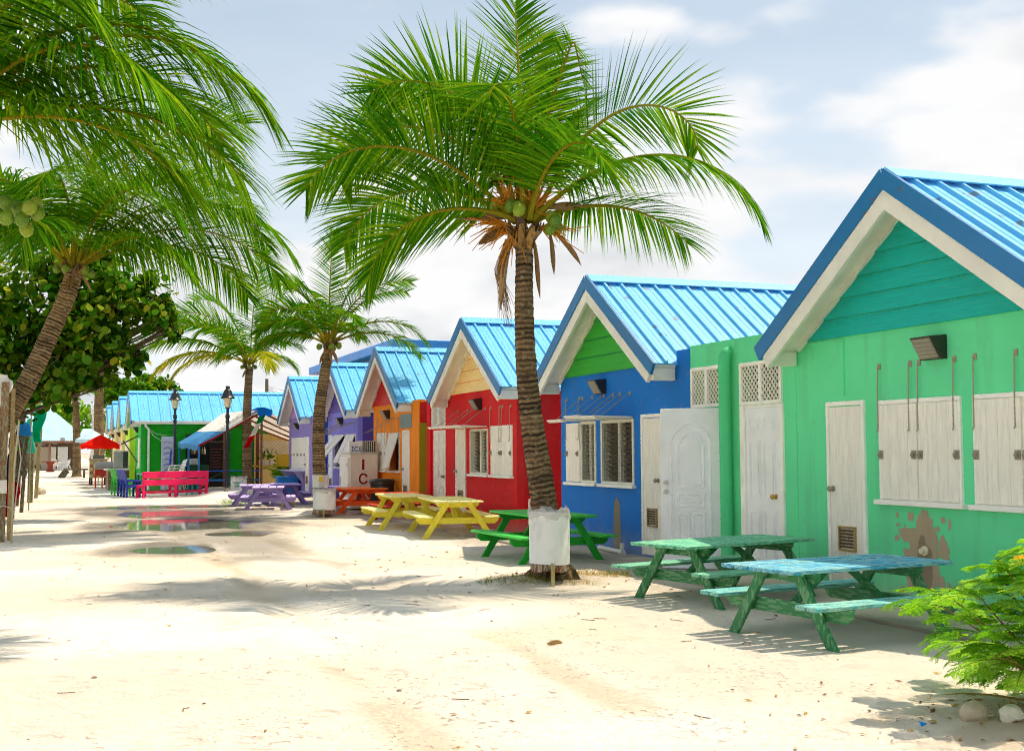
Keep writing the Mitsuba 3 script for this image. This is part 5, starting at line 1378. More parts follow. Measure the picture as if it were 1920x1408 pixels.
# ------------------------------------------------------------------ tent bar
k = T("canopy_tent", "white tent canopy with a blue lower edge and blue cap beside the green bar", "tent")
ya, yb = 46.9, 51.15
TX = lambda n, y: {"a": 4.80 - 0.09 * (y - ya), "r": 7.25 - 0.25 * (y - ya), "b": 9.5 - 0.12 * (y - ya)}[n]
TZ = lambda n, y: {"a": 1.88 + 0.03 * (y - ya), "r": 3.27 - 0.015 * (y - ya), "b": 2.1}[n]
def canopy(n0, n1, f0, f1, col, sag=0.10, nx=10, ny=16, name="canvas"):
    V = []
    for i_ in range(nx + 1):
        f = f0 + (f1 - f0) * i_ / nx
        for j in range(ny + 1):
            g = j / ny; y = ya + (yb - ya) * g
            V.append((TX(n0, y) * (1 - f) + TX(n1, y) * f, y, TZ(n0, y) * (1 - f) + TZ(n1, y) * f - sag * 4 * f * (1 - f) - 0.035 * math.sin(g * math.pi * 2) ** 2 * (1 - f)))
    F = []
    for i_ in range(nx):
        for j in range(ny):
            b = i_ * (ny + 1) + j; F += [[b, b + 1, b + ny + 2], [b, b + ny + 2, b + ny + 1]]
    P(k, name, M(col, 0.05).raw(V, F), "cloth_mat", True)
canopy("a", "r", 0, 0.42, "#5a9ad4", 0.05, name="blue_canvas"); canopy("a", "r", 0.42, 1, "#f6f4ee", 0.05)
canopy("b", "r", 0, 1, "#f2ecdc", 0.08)
V = []; n = 24
for j in range(n + 1):
    y = ya + (yb - ya) * j / n; w = 0.025 * math.sin(j * 1.9); z = TZ("a", y) - 0.035 * math.sin(j / n * math.pi * 2) ** 2
    V += [(TX("a", y), y, z), (TX("a", y) - 0.02 + w, y, z - 0.18 + 0.03 * math.cos(j * math.pi / 2))]
P(k, "valance", M("#6aa4d8").raw(V, sum([[[2 * j, 2 * j + 1, 2 * j + 3], [2 * j, 2 * j + 3, 2 * j + 2]] for j in range(n)], [])), "cloth_mat")
P(k, "edge_rope", M("#b02a2a").tube([(4.80 + 2.45 * f, ya - 0.02, 1.88 + 1.39 * f - 0.2 * f * (1 - f) - 0.02) for f in (0, 0.25, 0.5, 0.75, 0.85)], 0.03, 6), "cloth_mat")
q = M("#1c74d4", 0.1); xr, zr_ = TX("r", ya), TZ("r", ya)
for sg in (-1, 1):
    q.raw([(xr, ya - 0.08, zr_ + 0.04), (xr + sg * 0.30, ya - 0.10, zr_ - 0.06), (xr + sg * 0.26, ya - 0.14, zr_ - 0.26), (xr + sg * 0.15, ya - 0.16, zr_ - 0.34), (xr, ya - 0.13, zr_ - 0.24), (xr - 0.2, ya + 0.7, zr_ + 0.06), (xr - 0.2 + sg * 0.3, ya + 0.7, zr_ - 0.1)], [[0, 1, 2], [0, 2, 3], [0, 3, 4], [0, 5, 6], [0, 6, 1]])
P(k, "ridge_cap", q, "cloth_mat")
for y in (ya + 0.08, (ya + yb) / 2, yb - 0.1):
    x = TX("a", y) + 0.04; P(k, "post", M("#2a7ec4").box(x - 0.035, x + 0.035, y - 0.035, y + 0.035, -0.1, TZ("a", y) - 0.03, 0.006), "plain_paint")
for n_, y in (("r", ya + 0.25), ("r", yb - 0.2), ("b", ya + 0.2), ("b", yb - 0.2)):
    x = TX(n_, y); P(k, "post", M("#7a5a40").box(x - 0.04, x + 0.04, y - 0.04, y + 0.04, -0.1, TZ(n_, y) - 0.04, 0.006), "wood_paint")
for j in range(4):
    y = ya + 0.3 + j * 1.2
    P(k, "rafter", M("#7a3a2a").bar((TX("r", y), y, TZ("r", y) - 0.12), (TX("b", y), y, TZ("b", y) - 0.10), 0.05, 0.07), "wood_paint")
    P(k, "rafter", M("#6a4a3a").bar((TX("r", y), y, TZ("r", y) - 0.14), (TX("a", y), y, TZ("a", y) - 0.10), 0.05, 0.07), "wood_paint")
k = T("bunting_flag", "green white and red flag hanging from the front peak of the tent", "flag")
for j, (c, a, b) in enumerate((("#0c7a3a", 0.0, 0.42), ("#e6e0cc", 0.42, 1.05), ("#c4101c", 1.05, 1.65))):
    V = []
    for t in np.linspace(a, b, 7):
        x = xr - 0.08 - 0.38 * t; z = zr_ - 0.26 - 0.76 * t; wv = 0.04 * math.sin(t * 7)
        V += [(x - 0.12 + 0.02 * t, ya - 0.12 + wv, z - 0.03), (x + 0.13, ya - 0.10 - wv, z + 0.05)]
    P(k, "stripe", M(c).raw(V, sum([[[2 * i_, 2 * i_ + 1, 2 * i_ + 3], [2 * i_, 2 * i_ + 3, 2 * i_ + 2]] for i_ in range(6)], [])), "cloth_mat")
k = T("bar_counter", "dark drinks bar with a black menu board under the tent", "bar")
P(k, "back_board", M("#12140f").box(4.75, 6.5, 51.30, 51.36, -0.1, 2.35), "plain_paint")
P(k, "counter", M("#1c4a24").box(4.75, 5.55, 50.2, 50.55, -0.1, 1.1, 0.02), "plain_paint")
P(k, "menu_board", M("#241414").box(5.65, 6.35, 51.2, 51.25, 0.6, 2.05, 0.01), "plain_paint")
for j in range(7): P(k, "menu_line", M("#8a4a42").box(5.73, 6.2 - 0.05 * (j % 3), 51.193, 51.199, 1.0 + j * 0.12, 1.025 + j * 0.12), "plain_paint")
P(k, "shelf", M("#3a2a1c").box(4.8, 5.6, 51.0, 51.28, 1.5, 1.54), "wood_paint")
for j in range(7): P(k, "bottle", M(["#3a5a2a", "#8a6a2a", "#c8c4b0", "#5a2a1a"][j % 4]).lathe([(0, 0), (0.04, 0), (0.04, 0.16), (0.016, 0.22), (0.016, 0.28), (0, 0.28)], 8, (4.88 + 0.1 * j, 51.14, 1.54)), "dark_metal", 40)
P(k, "white_crate", M("#c8c8c0").box(4.8, 5.18, 50.24, 50.5, 1.101, 1.36, 0.03), "plain_paint")
k = T("lattice_hut", "cream hut with white lattice and a yellow counter behind the palm by the tent", "hut")
P(k, "wall", M("#d8b870").box(7.5, 9.8, 51.1, 51.2, -0.1, 2.35), "wall_paint")
P(k, "post", M("#8a4a34").box(7.2, 7.32, 48.6, 48.72, -0.1, 2.4, 0.01), "wood_paint"); P(k, "post", M("#8a4a34").box(9.3, 9.42, 48.6, 48.72, -0.1, 2.4, 0.01), "wood_paint")
P(k, "counter", M("#c8a82a").box(6.75, 9.3, 48.2, 48.55, 1.02, 1.08, 0.01), "wood_paint")
P(k, "panel", M("#d8b42c").box(8.0, 9.2, 48.56, 48.59, 1.081, 1.5), "plain_paint"); P(k, "panel", M("#2c6a3a").box(6.9, 7.1, 48.6, 48.64, 0, 2.2), "plain_paint")
q = M("#e2dcc8")
fr = sbox(7.33, 1.5, 9.3, 2.05)
for sg in (1, -1):
    x = 6.6
    while x < 10.0:
        pc = Polygon([(x - 0.025, 1.5), (x + 0.025, 1.5), (x + sg * 0.55 + 0.025, 2.05), (x + sg * 0.55 - 0.025, 2.05)]).intersection(fr)
        if not pc.is_empty and pc.area > 1e-3: q.prism(pc, 0.01, (0, 48.66 + 0.012 * sg, 0), (1, 0, 0), (0, 0, 1), (0, -1, 0))
        x += 0.14
P(k, "lattice_strips", q, "plain_paint", kind="stuff")
k = T("wheelie_bin", "small bright green lidded bin against the green wall under the tent", "bin")
P(k, "body", M("#b8b4a0").box(4.05, 4.5, 50.2, 50.6, 0, 0.9, 0.03), "plain_paint"); P(k, "lid", M("#24a838").box(4.0, 4.55, 50.15, 50.65, 0.901, 1.02, 0.03), "plain_paint")
k = T("wall_banner", "narrow pale banner with blue waves standing against the green bar wall", "banner")
P(k, "board", M("#c8cce2").box(3.78, 4.29, 51.36, 51.40, 0.1, 2.26), "plain_paint")
for j in range(6):
    q = M("#5a64c8"); xs = np.linspace(-0.16, 0.17, 9)
    q.tube([(4.04 + x, 51.355, 0.85 + j * 0.23 + 0.055 * math.sin((x + 0.2) * 11) + 0.2 * x) for x in xs], 0.016, 4); P(k, "wave_mark", q, "plain_paint")
q = M("#2a5ad0"); q.tube([(4.10, 51.35, 0.75), (4.17, 51.35, 1.7)], 0.04, 6); P(k, "blue_stroke", q, "plain_paint")
k = T("cable", "thin pale cable looping from the downpipe along the green wall", "cable")
q = M("#c8d8c0"); q.tube([(3.3, 51.33, 2.5), (3.5, 51.33, 2.26), (3.8, 51.33, 2.07), (4.1, 51.33, 2.0)], 0.014, 5).tube([(3.3, 51.33, 2.53), (3.6, 51.33, 2.36), (4.0, 51.33, 2.3)], 0.010, 5); P(k, "line", q, "plain_paint")

# potted palm by the lilac shop
rg = np.random.default_rng(91)
k = T("potted_palm", "bright green bushy potted palm between the lilac shop and the tent", "plant")
P(k, "pot", M("#a0663c").lathe([(0, 0), (0.2, 0), (0.26, 0.4), (0.28, 0.42), (0.24, 0.42), (0.22, 0.36), (0, 0.36)], 14, (8.3, 48.6, 0)), "plain_paint", 40)
for j in range(15): frond(k, (8.3, 48.6, 0.55), rg.uniform(0, 6.28), rg.uniform(45, 85), rg.uniform(0.8, 1.3), rg.uniform(60, 110), rg, n=22, leaf=0.34, hang=0.7, wid=0.045, cols=["#7cd030", "#90dc3c", "#66be28"], rr=0.012)
for j, (x, y) in enumerate(((7.45, 48.35), (7.75, 48.35))):
    k = T("flower_pot", ["left small white pot with a dark plant on the hut counter", "right small white pot with a dark plant on the hut counter"][j], "flower pot")
    P(k, "pot", M("#e0e0da").lathe([(0, 1.081), (0.08, 1.081), (0.11, 1.28), (0, 1.27)], 12, (x, y, 0)), "plain_paint", 40)
    q = M(); pp = rg.normal(0, 0.11, (40, 3)) + [x, y, 1.45]; disc_leaves(q, pp, rg.normal(0, 1, (40, 3)) + [0, 0, 0.5], 0.07, rg, DARKG, sides=5, aspect=0.5); P(k, "leaves", q, "leaf_mat", kind="stuff")

# ------------------------------------------------------------------ pink bench, chairs and the clutter round them
X = rotz(math.atan2(1.38, 2.51), 3.77, 45.7, 0.03) @ np.diag([0.94, 0.94, 1, 1])
k = T("bench", "long hot pink bench with its slatted back to the lane", "bench", mat=X)
PK = "#f01a5c"
for z0, z1 in ((0.66, 0.90), (0.42, 0.62)): P(k, "back_plank", M(PK, 0.1).box(-1.45, 1.45, -0.30, -0.265, z0, z1, 0.006), "wood_paint")
for j in range(3): P(k, "seat_plank", M("#f04a80", 0.15).box(-1.45, 1.45, -0.24 + j * 0.15, -0.11 + j * 0.15, 0.40, 0.435, 0.006), "wood_paint")
for x in (-1.40, 0.0, 1.40):
    P(k, "leg", M(PK, 2.1).box(x - 0.05, x + 0.05, -0.264, -0.20, -0.05, 0.90, 0.006), "wood_paint"); P(k, "leg", M(PK, 2.1).box(x - 0.05, x + 0.05, 0.14, 0.20, -0.05, 0.399, 0.006), "wood_paint")
    P(k, "arm", M(PK, 0.1).box(x - 0.045, x + 0.045, -0.199, 0.139, 0.33, 0.40, 0.006), "wood_paint")
P(k, "rail", M("#d01850", 0.1).box(-1.35, 1.35, -0.25, -0.21, 0.12, 0.2, 0.006), "wood_paint"); P(k, "rail", M("#d01850", 0.1).box(-1.35, 1.35, 0.15, 0.19, 0.12, 0.2, 0.006), "wood_paint")


def chair(label, x, y, ang, col, group):
    k = T("wooden_armchair", label, "chair", group, mat=rotz(math.radians(ang), x, y))
    for j in range(3): P(k, "back_slat", M(col, 2.08).bar((-0.24, -0.2 + j * 0.2, 0.36), (-0.40, -0.2 + j * 0.2, 1.0), 0.17, 0.025, (1, 0, 0)), "wood_paint")
    P(k, "seat", M(col, 0.08).bar((-0.26, 0, 0.36), (0.30, 0, 0.42), 0.56, 0.03, (0, 0, 1)), "wood_paint")
    for s in (-1, 1):
        P(k, "leg", M(col, 2.08).box(0.22, 0.28, s * 0.29 - 0.03, s * 0.29 + 0.03, -0.05, 0.58, 0.006), "wood_paint"); P(k, "leg", M(col, 2.08).box(-0.34, -0.28, s * 0.29 - 0.03, s * 0.29 + 0.03, -0.05, 0.58, 0.006), "wood_paint")
        P(k, "arm", M(col, 0.08).box(-0.40, 0.33, s * 0.29 - 0.06, s * 0.29 + 0.06, 0.581, 0.61, 0.006), "wood_paint")
    P(k, "runner", M(col, 1.08).box(-0.33, -0.29, -0.26, 0.26, 0.10, 0.16), "wood_paint")
    return k


for j, (nm) in enumerate(("nearest the pink bench", "in the middle of the blue three", "next to the green chairs")): chair(f"dark blue wooden armchair {nm}", 2.44 - 0.06 * j, 45.5 + 0.9 * j, 8, "#1a3aa0", "dark blue wooden armchairs by the pink bench")
for j, (nm) in enumerate(("next to the blue chairs", "farthest from the pink bench")): chair(f"bright green wooden armchair {nm}", 2.24 - 0.07 * j, 48.3 + 1.0 * j, 8, "#1cc428", "bright green wooden armchairs by the pink bench")
k = T("table", "white topped table hidden behind the pink bench", "table", mat=rotz(0.4, 3.35, 46.8) @ np.diag([0.75, 0.6, 1, 1]))
P(k, "top", M("#ece8e2", 0.03).box(-0.95, 0.95, -0.55, 0.55, 0.80, 0.84, 0.01), "plain_paint")
for a in (-0.85, 0.85):
    for b in (-0.45, 0.45): P(k, "leg", M("#2a3a8a").box(a - 0.03, a + 0.03, b - 0.03, b + 0.03, -0.05, 0.799), "plain_paint")


def plastic_chair(label, X, col, group=None):
    k = T("plastic_chair", label, "chair", group, mat=X)
    q = M(col); n = 8
    V = []
    for i_ in range(n + 1):
        f = i_ / n
        for j in range(7):
            g = j / 6 - 0.5
            V.append((-0.22 - 0.16 * f + 0.10 * (2 * g) ** 2 * 0.8, g * (0.50 - 0.08 * f), 0.42 + 0.45 * f * (1 - 0.10 * (2 * g) ** 2)))
    F = [];
    for i_ in range(n):
        for j in range(6):
            b = i_ * 7 + j; F += [[b, b + 1, b + 8], [b, b + 8, b + 7]]
    P(k, "back", q.raw(V, F), "plain_paint", True)
    P(k, "seat", M(col).bar((-0.22, 0, 0.40), (0.24, 0, 0.43), 0.46, 0.025, (0, 0, 1), 0.01), "plain_paint")
    for s in (-1, 1):
        P(k, "arm", M(col).tube([(-0.25, s * 0.26, 0.62), (0.0, s * 0.29, 0.64), (0.2, s * 0.28, 0.62), (0.25, s * 0.26, 0.45)], 0.025, 6), "plain_paint", True)
        P(k, "leg", M(col).tube([(0.22, s * 0.24, 0.45), (0.28, s * 0.27, 0)], [0.03, 0.022], 6), "plain_paint", True); P(k, "leg", M(col).tube([(-0.22, s * 0.22, 0.45), (-0.34, s * 0.25, 0)], [0.03, 0.022], 6), "plain_paint", True)


SL = ["bottom", "second lowest", "second highest", "top"]
for j in range(4):
    X = rotz(math.radians(195), 3.98 + 0.04 * j, 47.6, 0.12 * j + 0.12); plastic_chair(f"white plastic garden chair, {SL[j]} of the stack behind the pink bench", X, "#efece4" if j == 3 else "#d8cfc0", "stacked white plastic chairs")
for j, (x, y, a) in enumerate(((-0.55, 114, 70), (0.25, 112, 200))): plastic_chair(["white plastic chair by the hip roof house door", "white plastic chair beside the far palm's foot"][j], rotz(math.radians(a), x, y) @ np.diag([1.25, 1.25, 1.25, 1]), "#dcdcd8")
k = T("stool", "small teal stool behind the right end of the pink bench", "stool")
P(k, "top", M("#3ab89c").lathe([(0, 0.50), (0.2, 0.50), (0.2, 0.55), (0, 0.55)], 14, (4.62, 47.2, 0)), "plain_paint")
for j in range(4): P(k, "leg", M("#3ab89c").tube([(4.62 + 0.14 * math.cos(j * 1.57), 47.2 + 0.14 * math.sin(j * 1.57), 0.5), (4.62 + 0.22 * math.cos(j * 1.57), 47.2 + 0.22 * math.sin(j * 1.57), 0)], 0.025, 6), "plain_paint")
k = T("serving_counter", "long grey topped outdoor counter in front of the green bar's shuttered front", "counter")
P(k, "top", M("#b8b2a4", 0.15).box(1.75, 2.75, 54.2, 57.6, 0.84, 0.90, 0.01), "plain_paint"); P(k, "base", M("#7a6048", 0.3).box(1.85, 2.7, 54.4, 57.4, -0.05, 0.839), "wall_paint")
k = T("metal_cabinet", "grey steel cabinet standing by the lime shop", "cabinet")
P(k, "body", M("#8a8c8c", 0.2).box(2.15, 2.78, 56.8, 57.4, 0.901, 1.7, 0.02), "dark_metal"); P(k, "stand", M("#8a8a88", 0.2).box(2.3, 2.7, 57.61, 57.9, -0.05, 0.899), "plain_paint"); P(k, "dark_door", M("#2a2c2c").box(2.55, 2.75, 56.77, 56.799, 0.95, 1.65), "dark_metal")
k = T("barbecue_grill", "red barbecue with a grey lid on red legs beside the counter", "barbecue")
V = []
P(k, "barrel", M("#b8382c", 0.2).box(1.4, 2.3, 58.42, 59.3, 0.55, 0.88, 0.02), "plain_paint"); P(k, "lid", M("#8c8a84", 0.3).tube([(1.4, 58.9, 0.9), (2.3, 58.9, 0.9)], 0.3, 16), "dark_metal", 40)
for x, y in ((1.45, 59.0), (1.75, 59.3), (1.9, 58.45), (2.2, 58.8)): P(k, "leg", M("#d0402e").box(x - 0.03, x + 0.03, y - 0.03, y + 0.03, -0.05, 0.7), "plain_paint")
P(k, "shelf", M("#9a9a94").box(1.4, 2.3, 58.1, 58.4, 0.86, 0.90), "plain_paint")
k = T("food_cart", "food cart with checked sides on small wheels under the red parasol", "cart")
P(k, "body", M("#b09a72", 0.3).box(1.3, 2.15, 64.6, 65.6, 0.35, 1.25, 0.01), "plain_paint")
for a in range(5):
    for b in range(5):
        if (a + b) % 2: P(k, "check_tile", M("#7a5a3c").box(1.32 + a * 0.165, 1.475 + a * 0.165, 64.585, 64.599, 0.38 + b * 0.165, 0.535 + b * 0.165), "plain_paint")
P(k, "top_tray", M("#9a948a").box(1.25, 2.2, 64.5, 65.7, 1.251, 1.31, 0.01), "dark_metal"); P(k, "grill_guard", M("#6a645a").box(1.45, 2.0, 64.9, 65.0, 1.311, 1.5), "dark_metal")
for x, y in ((1.4, 64.75), (2.05, 64.75)): P(k, "wheel", M("#1c1a18").tube([(x - 0.05, y, 0.2), (x + 0.05, y, 0.2)], 0.22, 16), "dark_metal", 40)
P(k, "foot", M("#6a2a1c").box(1.3, 1.36, 65.4, 65.5, -0.05, 0.35), "plain_paint")
k = T("parasol", "red square parasol over the food cart", "parasol")
c = np.array([1.85, 66.0]); q = M("#e6241c", 0.05)
ring = [np.array([c[0] + 0.98 * math.cos(a), c[1] + 0.98 * math.sin(a), 2.02 - 0.06 * (i_ % 2)]) for i_, a in enumerate(np.arange(16) * math.pi / 8)]
for i_ in range(16):
    a, b = ring[i_], ring[(i_ + 1) % 16]; q.raw([(c[0], c[1], 2.55), a, b], [[0, 1, 2]]); q.raw([a, b, b - [0, 0, 0.17], a - [0, 0, 0.17]], [[0, 3, 2], [0, 2, 1]])
P(k, "canopy", q, "cloth_mat"); P(k, "pole", M("#d8d6cc").tube([(1.75, 66, 0), (1.85, 66, 2.5)], 0.025, 8), "plain_paint")
k = T("parasol", "pale blue parasol behind the red one", "parasol")
q = M("#bcd8e2"); ring = [np.array([1.75 + 1.0 * math.cos(a), 80 + 1.0 * math.sin(a), 2.45]) for a in np.arange(8) * math.pi / 4]
for i_ in range(8):
    a, b = ring[i_], ring[(i_ + 1) % 8]; q.raw([(1.75, 80, 3.05), a, b], [[0, 1, 2]]); q.raw([a, b, b - [0, 0, 0.2], a - [0, 0, 0.2]], [[0, 3, 2], [0, 2, 1]])
P(k, "canopy", q, "cloth_mat"); P(k, "pole", M("#d8d6cc").tube([(1.75, 80, 0), (1.75, 80, 3.0)], 0.03, 8), "plain_paint")
k = T("vent_stack", "square white metal chimney beyond the parasols", "chimney")
P(k, "flue", M("#d4d8d8", 0.1).box(2.05, 2.75, 96, 96.7, 0, 4.5, 0.02), "plain_paint"); P(k, "cowl", M("#e4e8e8").box(1.98, 2.82, 95.93, 96.77, 4.501, 4.95, 0.02), "plain_paint")
k = T("wooden_bench", "low dark wooden bench by the foot of the small far palm", "bench")
P(k, "seat", M("#5a4a38", 0.3).box(0.1, 1.6, 84.0, 84.5, 0.5, 0.6, 0.01), "wood_paint"); P(k, "leg", M("#4a3c2e", 0.3).bar((0.3, 84.2, 0.5), (-0.1, 84.2, -0.05), 0.12, 0.4), "wood_paint"); P(k, "leg", M("#4a3c2e", 0.3).box(1.3, 1.42, 84.05, 84.45, -0.05, 0.499), "wood_paint")
k = T("brown_table", "red brown round table in front of the hip roof house", "table")
P(k, "top", M("#7a3420").lathe([(0, 0.85), (0.75, 0.85), (0.75, 0.93), (0, 0.93)], 18, (-0.95, 112, 0)), "plain_paint"); P(k, "pedestal", M("#8a3a22").lathe([(0.45, -0.05), (0.25, 0.2), (0.22, 0.6), (0.4, 0.849)], 12, (-0.95, 112, 0)), "plain_paint", True)

# ------------------------------------------------------------------ stalls along the left edge
k = T("market_stall", "stall with a white tarpaulin draped over rough timber posts at the left edge", "market stall")
q = M("#e6e6e2", 0.12); V = []
for i_ in range(9):
    f = i_ / 8
    for j in range(13):
        g = j / 12
        V.append((-0.97 - 0.10 * g ** 1.2 - 0.03 * math.sin(j * 2.0 + i_), 24.05 + 3.4 * f, 3.02 - 1.75 * g * (1 - 0.15 * f) + 0.02 * math.sin(i_ * 2.2)))
F = []
for i_ in range(8):
    for j in range(12): b = i_ * 13 + j; F += [[b, b + 1, b + 14], [b, b + 14, b + 13]]
P(k, "side_sheet", q.raw(V, F), "cloth_mat", True)
q = M("#e6e6e2", 0.12); q.raw([(-0.98, 24.0, 3.03), (-0.98, 27.5, 3.03), (-4.5, 27.5, 3.5), (-4.5, 24.0, 3.5)], [[0, 1, 2], [0, 2, 3]]); q.raw([(-0.96, 23.99, 3.03), (-4.5, 23.99, 3.5), (-4.5, 23.97, 1.6), (-1.22, 23.97, 1.7)], [[0, 1, 2], [0, 2, 3]])
P(k, "roof_sheet", q, "cloth_mat")
for (x, y, h, w, c) in ((-1.02, 23.9, 2.9, 0.13, "#7c6242"), (-1.13, 23.85, 2.2, 0.10, "#8a6c48"), (-0.90, 24.3, 2.8, 0.07, "#b8965c"), (-1.0, 27.4, 2.9, 0.11, "#8a6c44")):
    P(k, "post", M(c, 2.35).bar((x, y, -0.1), (x + 0.03, y, h), w, w), "wood_paint")
P(k, "pole", M("#b8a888", 0.1).tube([(-0.83, 23.6, 0), (-0.80, 23.6, 1.4), (-0.74, 23.7, 2.2)], 0.02, 6), "plain_paint", True)
P(k, "white_band", M("#dcd8cc", 0.2).box(-1.12, -0.93, 23.80, 23.83, 0.88, 1.12), "plain_paint")
P(k, "rope", M("#c8c4b8").tube([(-1.2, 23.78, 0.62), (-0.98, 23.78, 0.66), (-0.8, 23.7, 0.60)], 0.008, 5).tube([(-0.78, 23.7, 2.1), (-0.70, 23.7, 1.5), (-0.76, 23.7, 0.9), (-0.80, 23.7, 0.5)], 0.01, 5), "plain_paint")
rgp = random.Random(4)
PL = ["dark split timber post behind the left stall, leaning", "grey brown timber post second behind the left stall", "slim pale pole beside the dark posts on the left", "olive timber post with a white band by the hanging green cloth", "thick pale timber post last in the left row", "dark round post at the back of the left row", "thin grey pole behind the dark leaning post"]
for j, (x, y, h, w, c, ln) in enumerate(((-1.16, 32.6, 2.05, 0.16, "#5a4a36", 0.22), (-1.02, 35.6, 2.35, 0.14, "#665640", 0.12), (-0.86, 36.6, 2.7, 0.05, "#b0a48c", 0.03), (-0.96, 42.5, 2.3, 0.24, "#7c6c36", 0.02), (-0.86, 46.5, 2.5, 0.18, "#a08c58", 0.12), (-1.35, 40.0, 4.2, 0.26, "#6a5038", 0.25), (-1.2, 34.2, 2.6, 0.06, "#8a8478", 0.1))):
    k = T("timber_post", PL[j], "post", "timber posts of the stalls on the left")
    q = M(c, 2.4)
    if w > 0.2 and j == 5: q = M(c); q.tube([(x, y, -0.1), (x + ln * 0.5, y, h * 0.5), (x + ln, y, h)], w / 2, 10, True, 1.0); P(k, "shaft", q, "palm_bark", True)
    else: P(k, "shaft", q.bar((x, y, -0.1), (x + ln, y, h), w, w * 0.7), "wood_paint")
    P(k, "strap", M("#4a463e" if j != 3 else "#d8d4c4").box(x + ln * 0.4 - w * 0.56, x + ln * 0.4 + w * 0.56, y - w * 0.45, y + w * 0.45, h * 0.42, h * 0.42 + 0.14), "plain_paint")
k = T("stall_screen", "dark cloth screen that closes the stalls behind the timber posts", "screen")
for j in range(5):
    V = []
    for i_ in range(9):
        V += [(-1.5 + 0.05 * math.sin(i_ * 1.7 + j), 31 + j * 4 + 0.5 * i_, 2.25 + 0.1 * math.sin(i_ + j)), (-1.55 + 0.07 * math.sin(i_ * 1.4 + j), 31 + j * 4 + 0.5 * i_, 0.05)]
    P(k, "cloth", M(["#23201c", "#1c2c44", "#3a2420", "#262a24", "#20201e"][j]).raw(V, sum([[[2 * i_, 2 * i_ + 1, 2 * i_ + 3], [2 * i_, 2 * i_ + 3, 2 * i_ + 2]] for i_ in range(8)], [])), "cloth_mat")
def cloth(label, x, y, z1, z0, w, col, seed, cat="cloth"):
    k = T("hanging_cloth", label, cat); V = []
    for i_ in range(11):
        f = i_ / 10; ww = w * (0.55 + 0.45 * abs(math.sin(f * 2.6 + seed)))
        xx = x + 0.06 * math.sin(f * 5 + seed)
        for j in range(6): g = j / 5 - 0.5; V.append((xx + g * ww, y + 0.05 * math.sin(j * 2.4 + i_ * 0.7 + seed), z1 + (z0 - z1) * f - 0.08 * (2 * g) ** 2 * (1 - f)))
    F = []
    for i_ in range(10):
        for j in range(5): b = i_ * 6 + j; F += [[b, b + 1, b + 7], [b, b + 7, b + 6]]
    P(k, "fabric", M(col).raw(V, F), "cloth_mat", True)
cloth("emerald green cloth hanging high from the left stall posts", -0.72, 41.5, 3.15, 1.95, 0.36, "#10a070", 1)
cloth("mint green cloth hanging beside the emerald one", -0.98, 41.0, 2.7, 1.6, 0.30, "#4ccaa0", 3)
cloth("bright blue cloth slung between the left stall posts", -1.02, 34.4, 2.45, 2.05, 0.55, "#3a94dc", 5)
cloth("dark blue cloth hanging behind the leaning post", -1.28, 33.6, 2.2, 0.9, 0.34, "#1c3a6a", 2)
cloth("dark red cloth low behind the left stall", -1.05, 29.0, 1.0, 0.2, 0.28, "#7a1420", 7)

# ------------------------------------------------------------------ grass, litter
rg = np.random.default_rng(8)
def grass(label, spots, cols, h=0.07, dens=160):
    m = M(); 
    for (x, y, rx, ry) in spots:
        n = int(dens * rx * ry * 10); a = rg.uniform(0, 6.28, n); r = np.sqrt(rg.random(n))
        px, py = x + rx * r * np.cos(a), y + ry * r * np.sin(a)
        keep = meshkit.fbm(np.stack([px * 4, py * 4, px * 0], 1), 3, 2) > 0.42
        px, py = px[keep], py[keep]; pz = gz(px, py) - 0.005; n = len(px)
        d = rg.normal(0, 0.55, (n, 3)); d[:, 2] = 1; hh = h * rg.uniform(0.5, 1.3, n)[:, None]
        w = rg.normal(0, 1, (n, 3)); w[:, 2] = 0; w /= np.linalg.norm(w, axis=1, keepdims=True) + 1e-9; w *= 0.0035
        b = np.stack([px, py, pz], 1)
        V = np.stack([b - w, b + w, b + d * hh * 0.6 + w * 0.7, b + d * hh + np.array([0, 0, -0.2]) * hh * 0.5], 1).reshape(-1, 3)
        o = (np.arange(n) * 4)[:, None]
        m.col(cols[rg.integers(0, len(cols))]); m.raw(V, np.concatenate([o + [0, 1, 2], o + [0, 2, 3]]), np.repeat(rg.random(n), 4))
    S("grass", m, "leaf_mat", label, kind="stuff", cat="grass")
grass("tufts of short grass round the foot of the tallest palm", [(5.05, 13.75, 0.4, 0.3), (6.35, 13.95, 0.55, 0.22), (5.6, 13.2, 0.12, 0.1), (5.85, 13.15, 0.12, 0.09), (6.9, 14.2, 0.5, 0.12), (5.3, 13.5, 0.25, 0.2)], ["#7a9a2c", "#8aa83a", "#a0a040", "#6a8a24"], 0.075, 190)
grass("patch of bright green grass beside the violet table", [(5.0, 38.6, 0.55, 0.9), (5.2, 37.8, 0.3, 0.5)], ["#5aa424", "#6ab42c"], 0.16, 60)
grass("sparse dry grass under the feathery shrub", [(5.5, 5.4, 0.7, 0.5), (6.0, 5.3, 0.4, 0.3)], ["#6a9a34", "#9a9a4a"], 0.06, 60)
m = M()
n = 420
x = rg.uniform(-1, 7.2, n); y = 4.5 + 26 * rg.random(n) ** 1.5
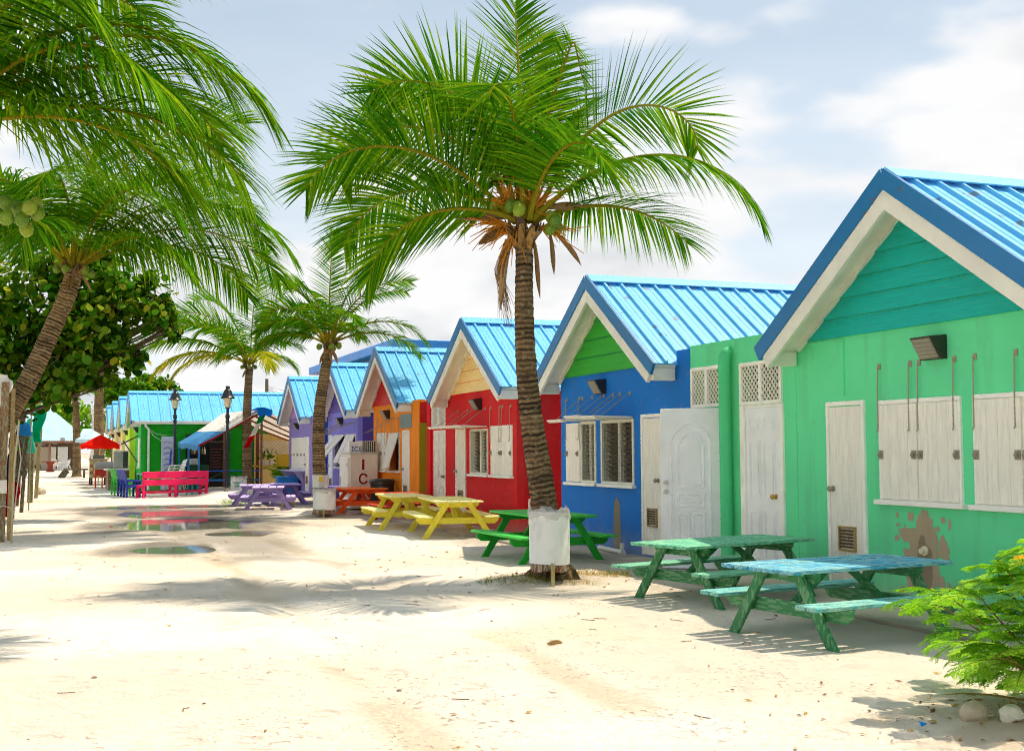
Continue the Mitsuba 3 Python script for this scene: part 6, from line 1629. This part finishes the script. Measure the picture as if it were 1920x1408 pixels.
x[:140] = rg.normal(5.1, 0.75, 140); y[:140] = rg.normal(5.6, 0.6, 140)
x[140:230] = rg.normal(5.6, 0.9, 90); y[140:230] = rg.normal(13.6, 0.7, 90)
z = gz(x, y) + 0.008
for i_ in range(n):
    l = rg.uniform(0.010, 0.034) * (1.6 if y[i_] > 14 else 1); a = rg.uniform(0, 6.28); d = np.array([math.cos(a), math.sin(a), rg.uniform(-0.2, 0.3)]) * l; w = np.array([-math.sin(a), math.cos(a), 0.3]) * l * rg.uniform(0.25, 0.5); b = np.array([x[i_], y[i_], z[i_]])
    m.col(["#8a5a2c", "#6a4626", "#a8743a", "#54402a", "#b08a3a"][i_ % 5]); m.raw([b - d, b + w, b + d, b - w, b + [0, 0, 0.006]], [[0, 1, 4], [1, 2, 4], [2, 3, 4], [3, 0, 4], [0, 4, 1], [1, 4, 2], [2, 4, 3], [3, 4, 0]])
for i_ in range(34):
    a = rg.uniform(0, 6.28); l = rg.uniform(0.05, 0.16); b = np.array([rg.uniform(-0.5, 6.5), rg.uniform(5, 20), 0]); b[2] = gz1(b[0], b[1]) + 0.006
    m.col("#6a5034"); m.tube([b, b + np.array([math.cos(a), math.sin(a), 0.06]) * l * 0.5, b + np.array([math.cos(a + 0.4), math.sin(a + 0.4), 0.0]) * l], 0.003, 4)
S("fallen_leaves", m, "plain_paint", "dry leaf scraps and twigs scattered over the sand", kind="stuff", cat="leaf litter")
k = T("palm_leaf_scrap", "curled dry palm scrap lying on the sand in front of the tallest palm", "leaf")
spathe(k, (3.75, 9.3, gz1(3.75, 9.3) + 0.02), (1, 0.3, 0.02), 0.16, 0.05, np.random.default_rng(3), "#b08a54", 0.05, "scrap")
k = T("paper_scrap", "small crumpled blue scrap on the soil left of the shrub", "litter")
q = M("#2a8ad8"); q.raw([(4.50, 5.62, 0.06), (4.54, 5.62, 0.075), (4.55, 5.65, 0.06), (4.51, 5.66, 0.085)], [[0, 1, 3], [1, 2, 3], [0, 3, 1]]); P(k, "scrap", q, "cloth_mat")
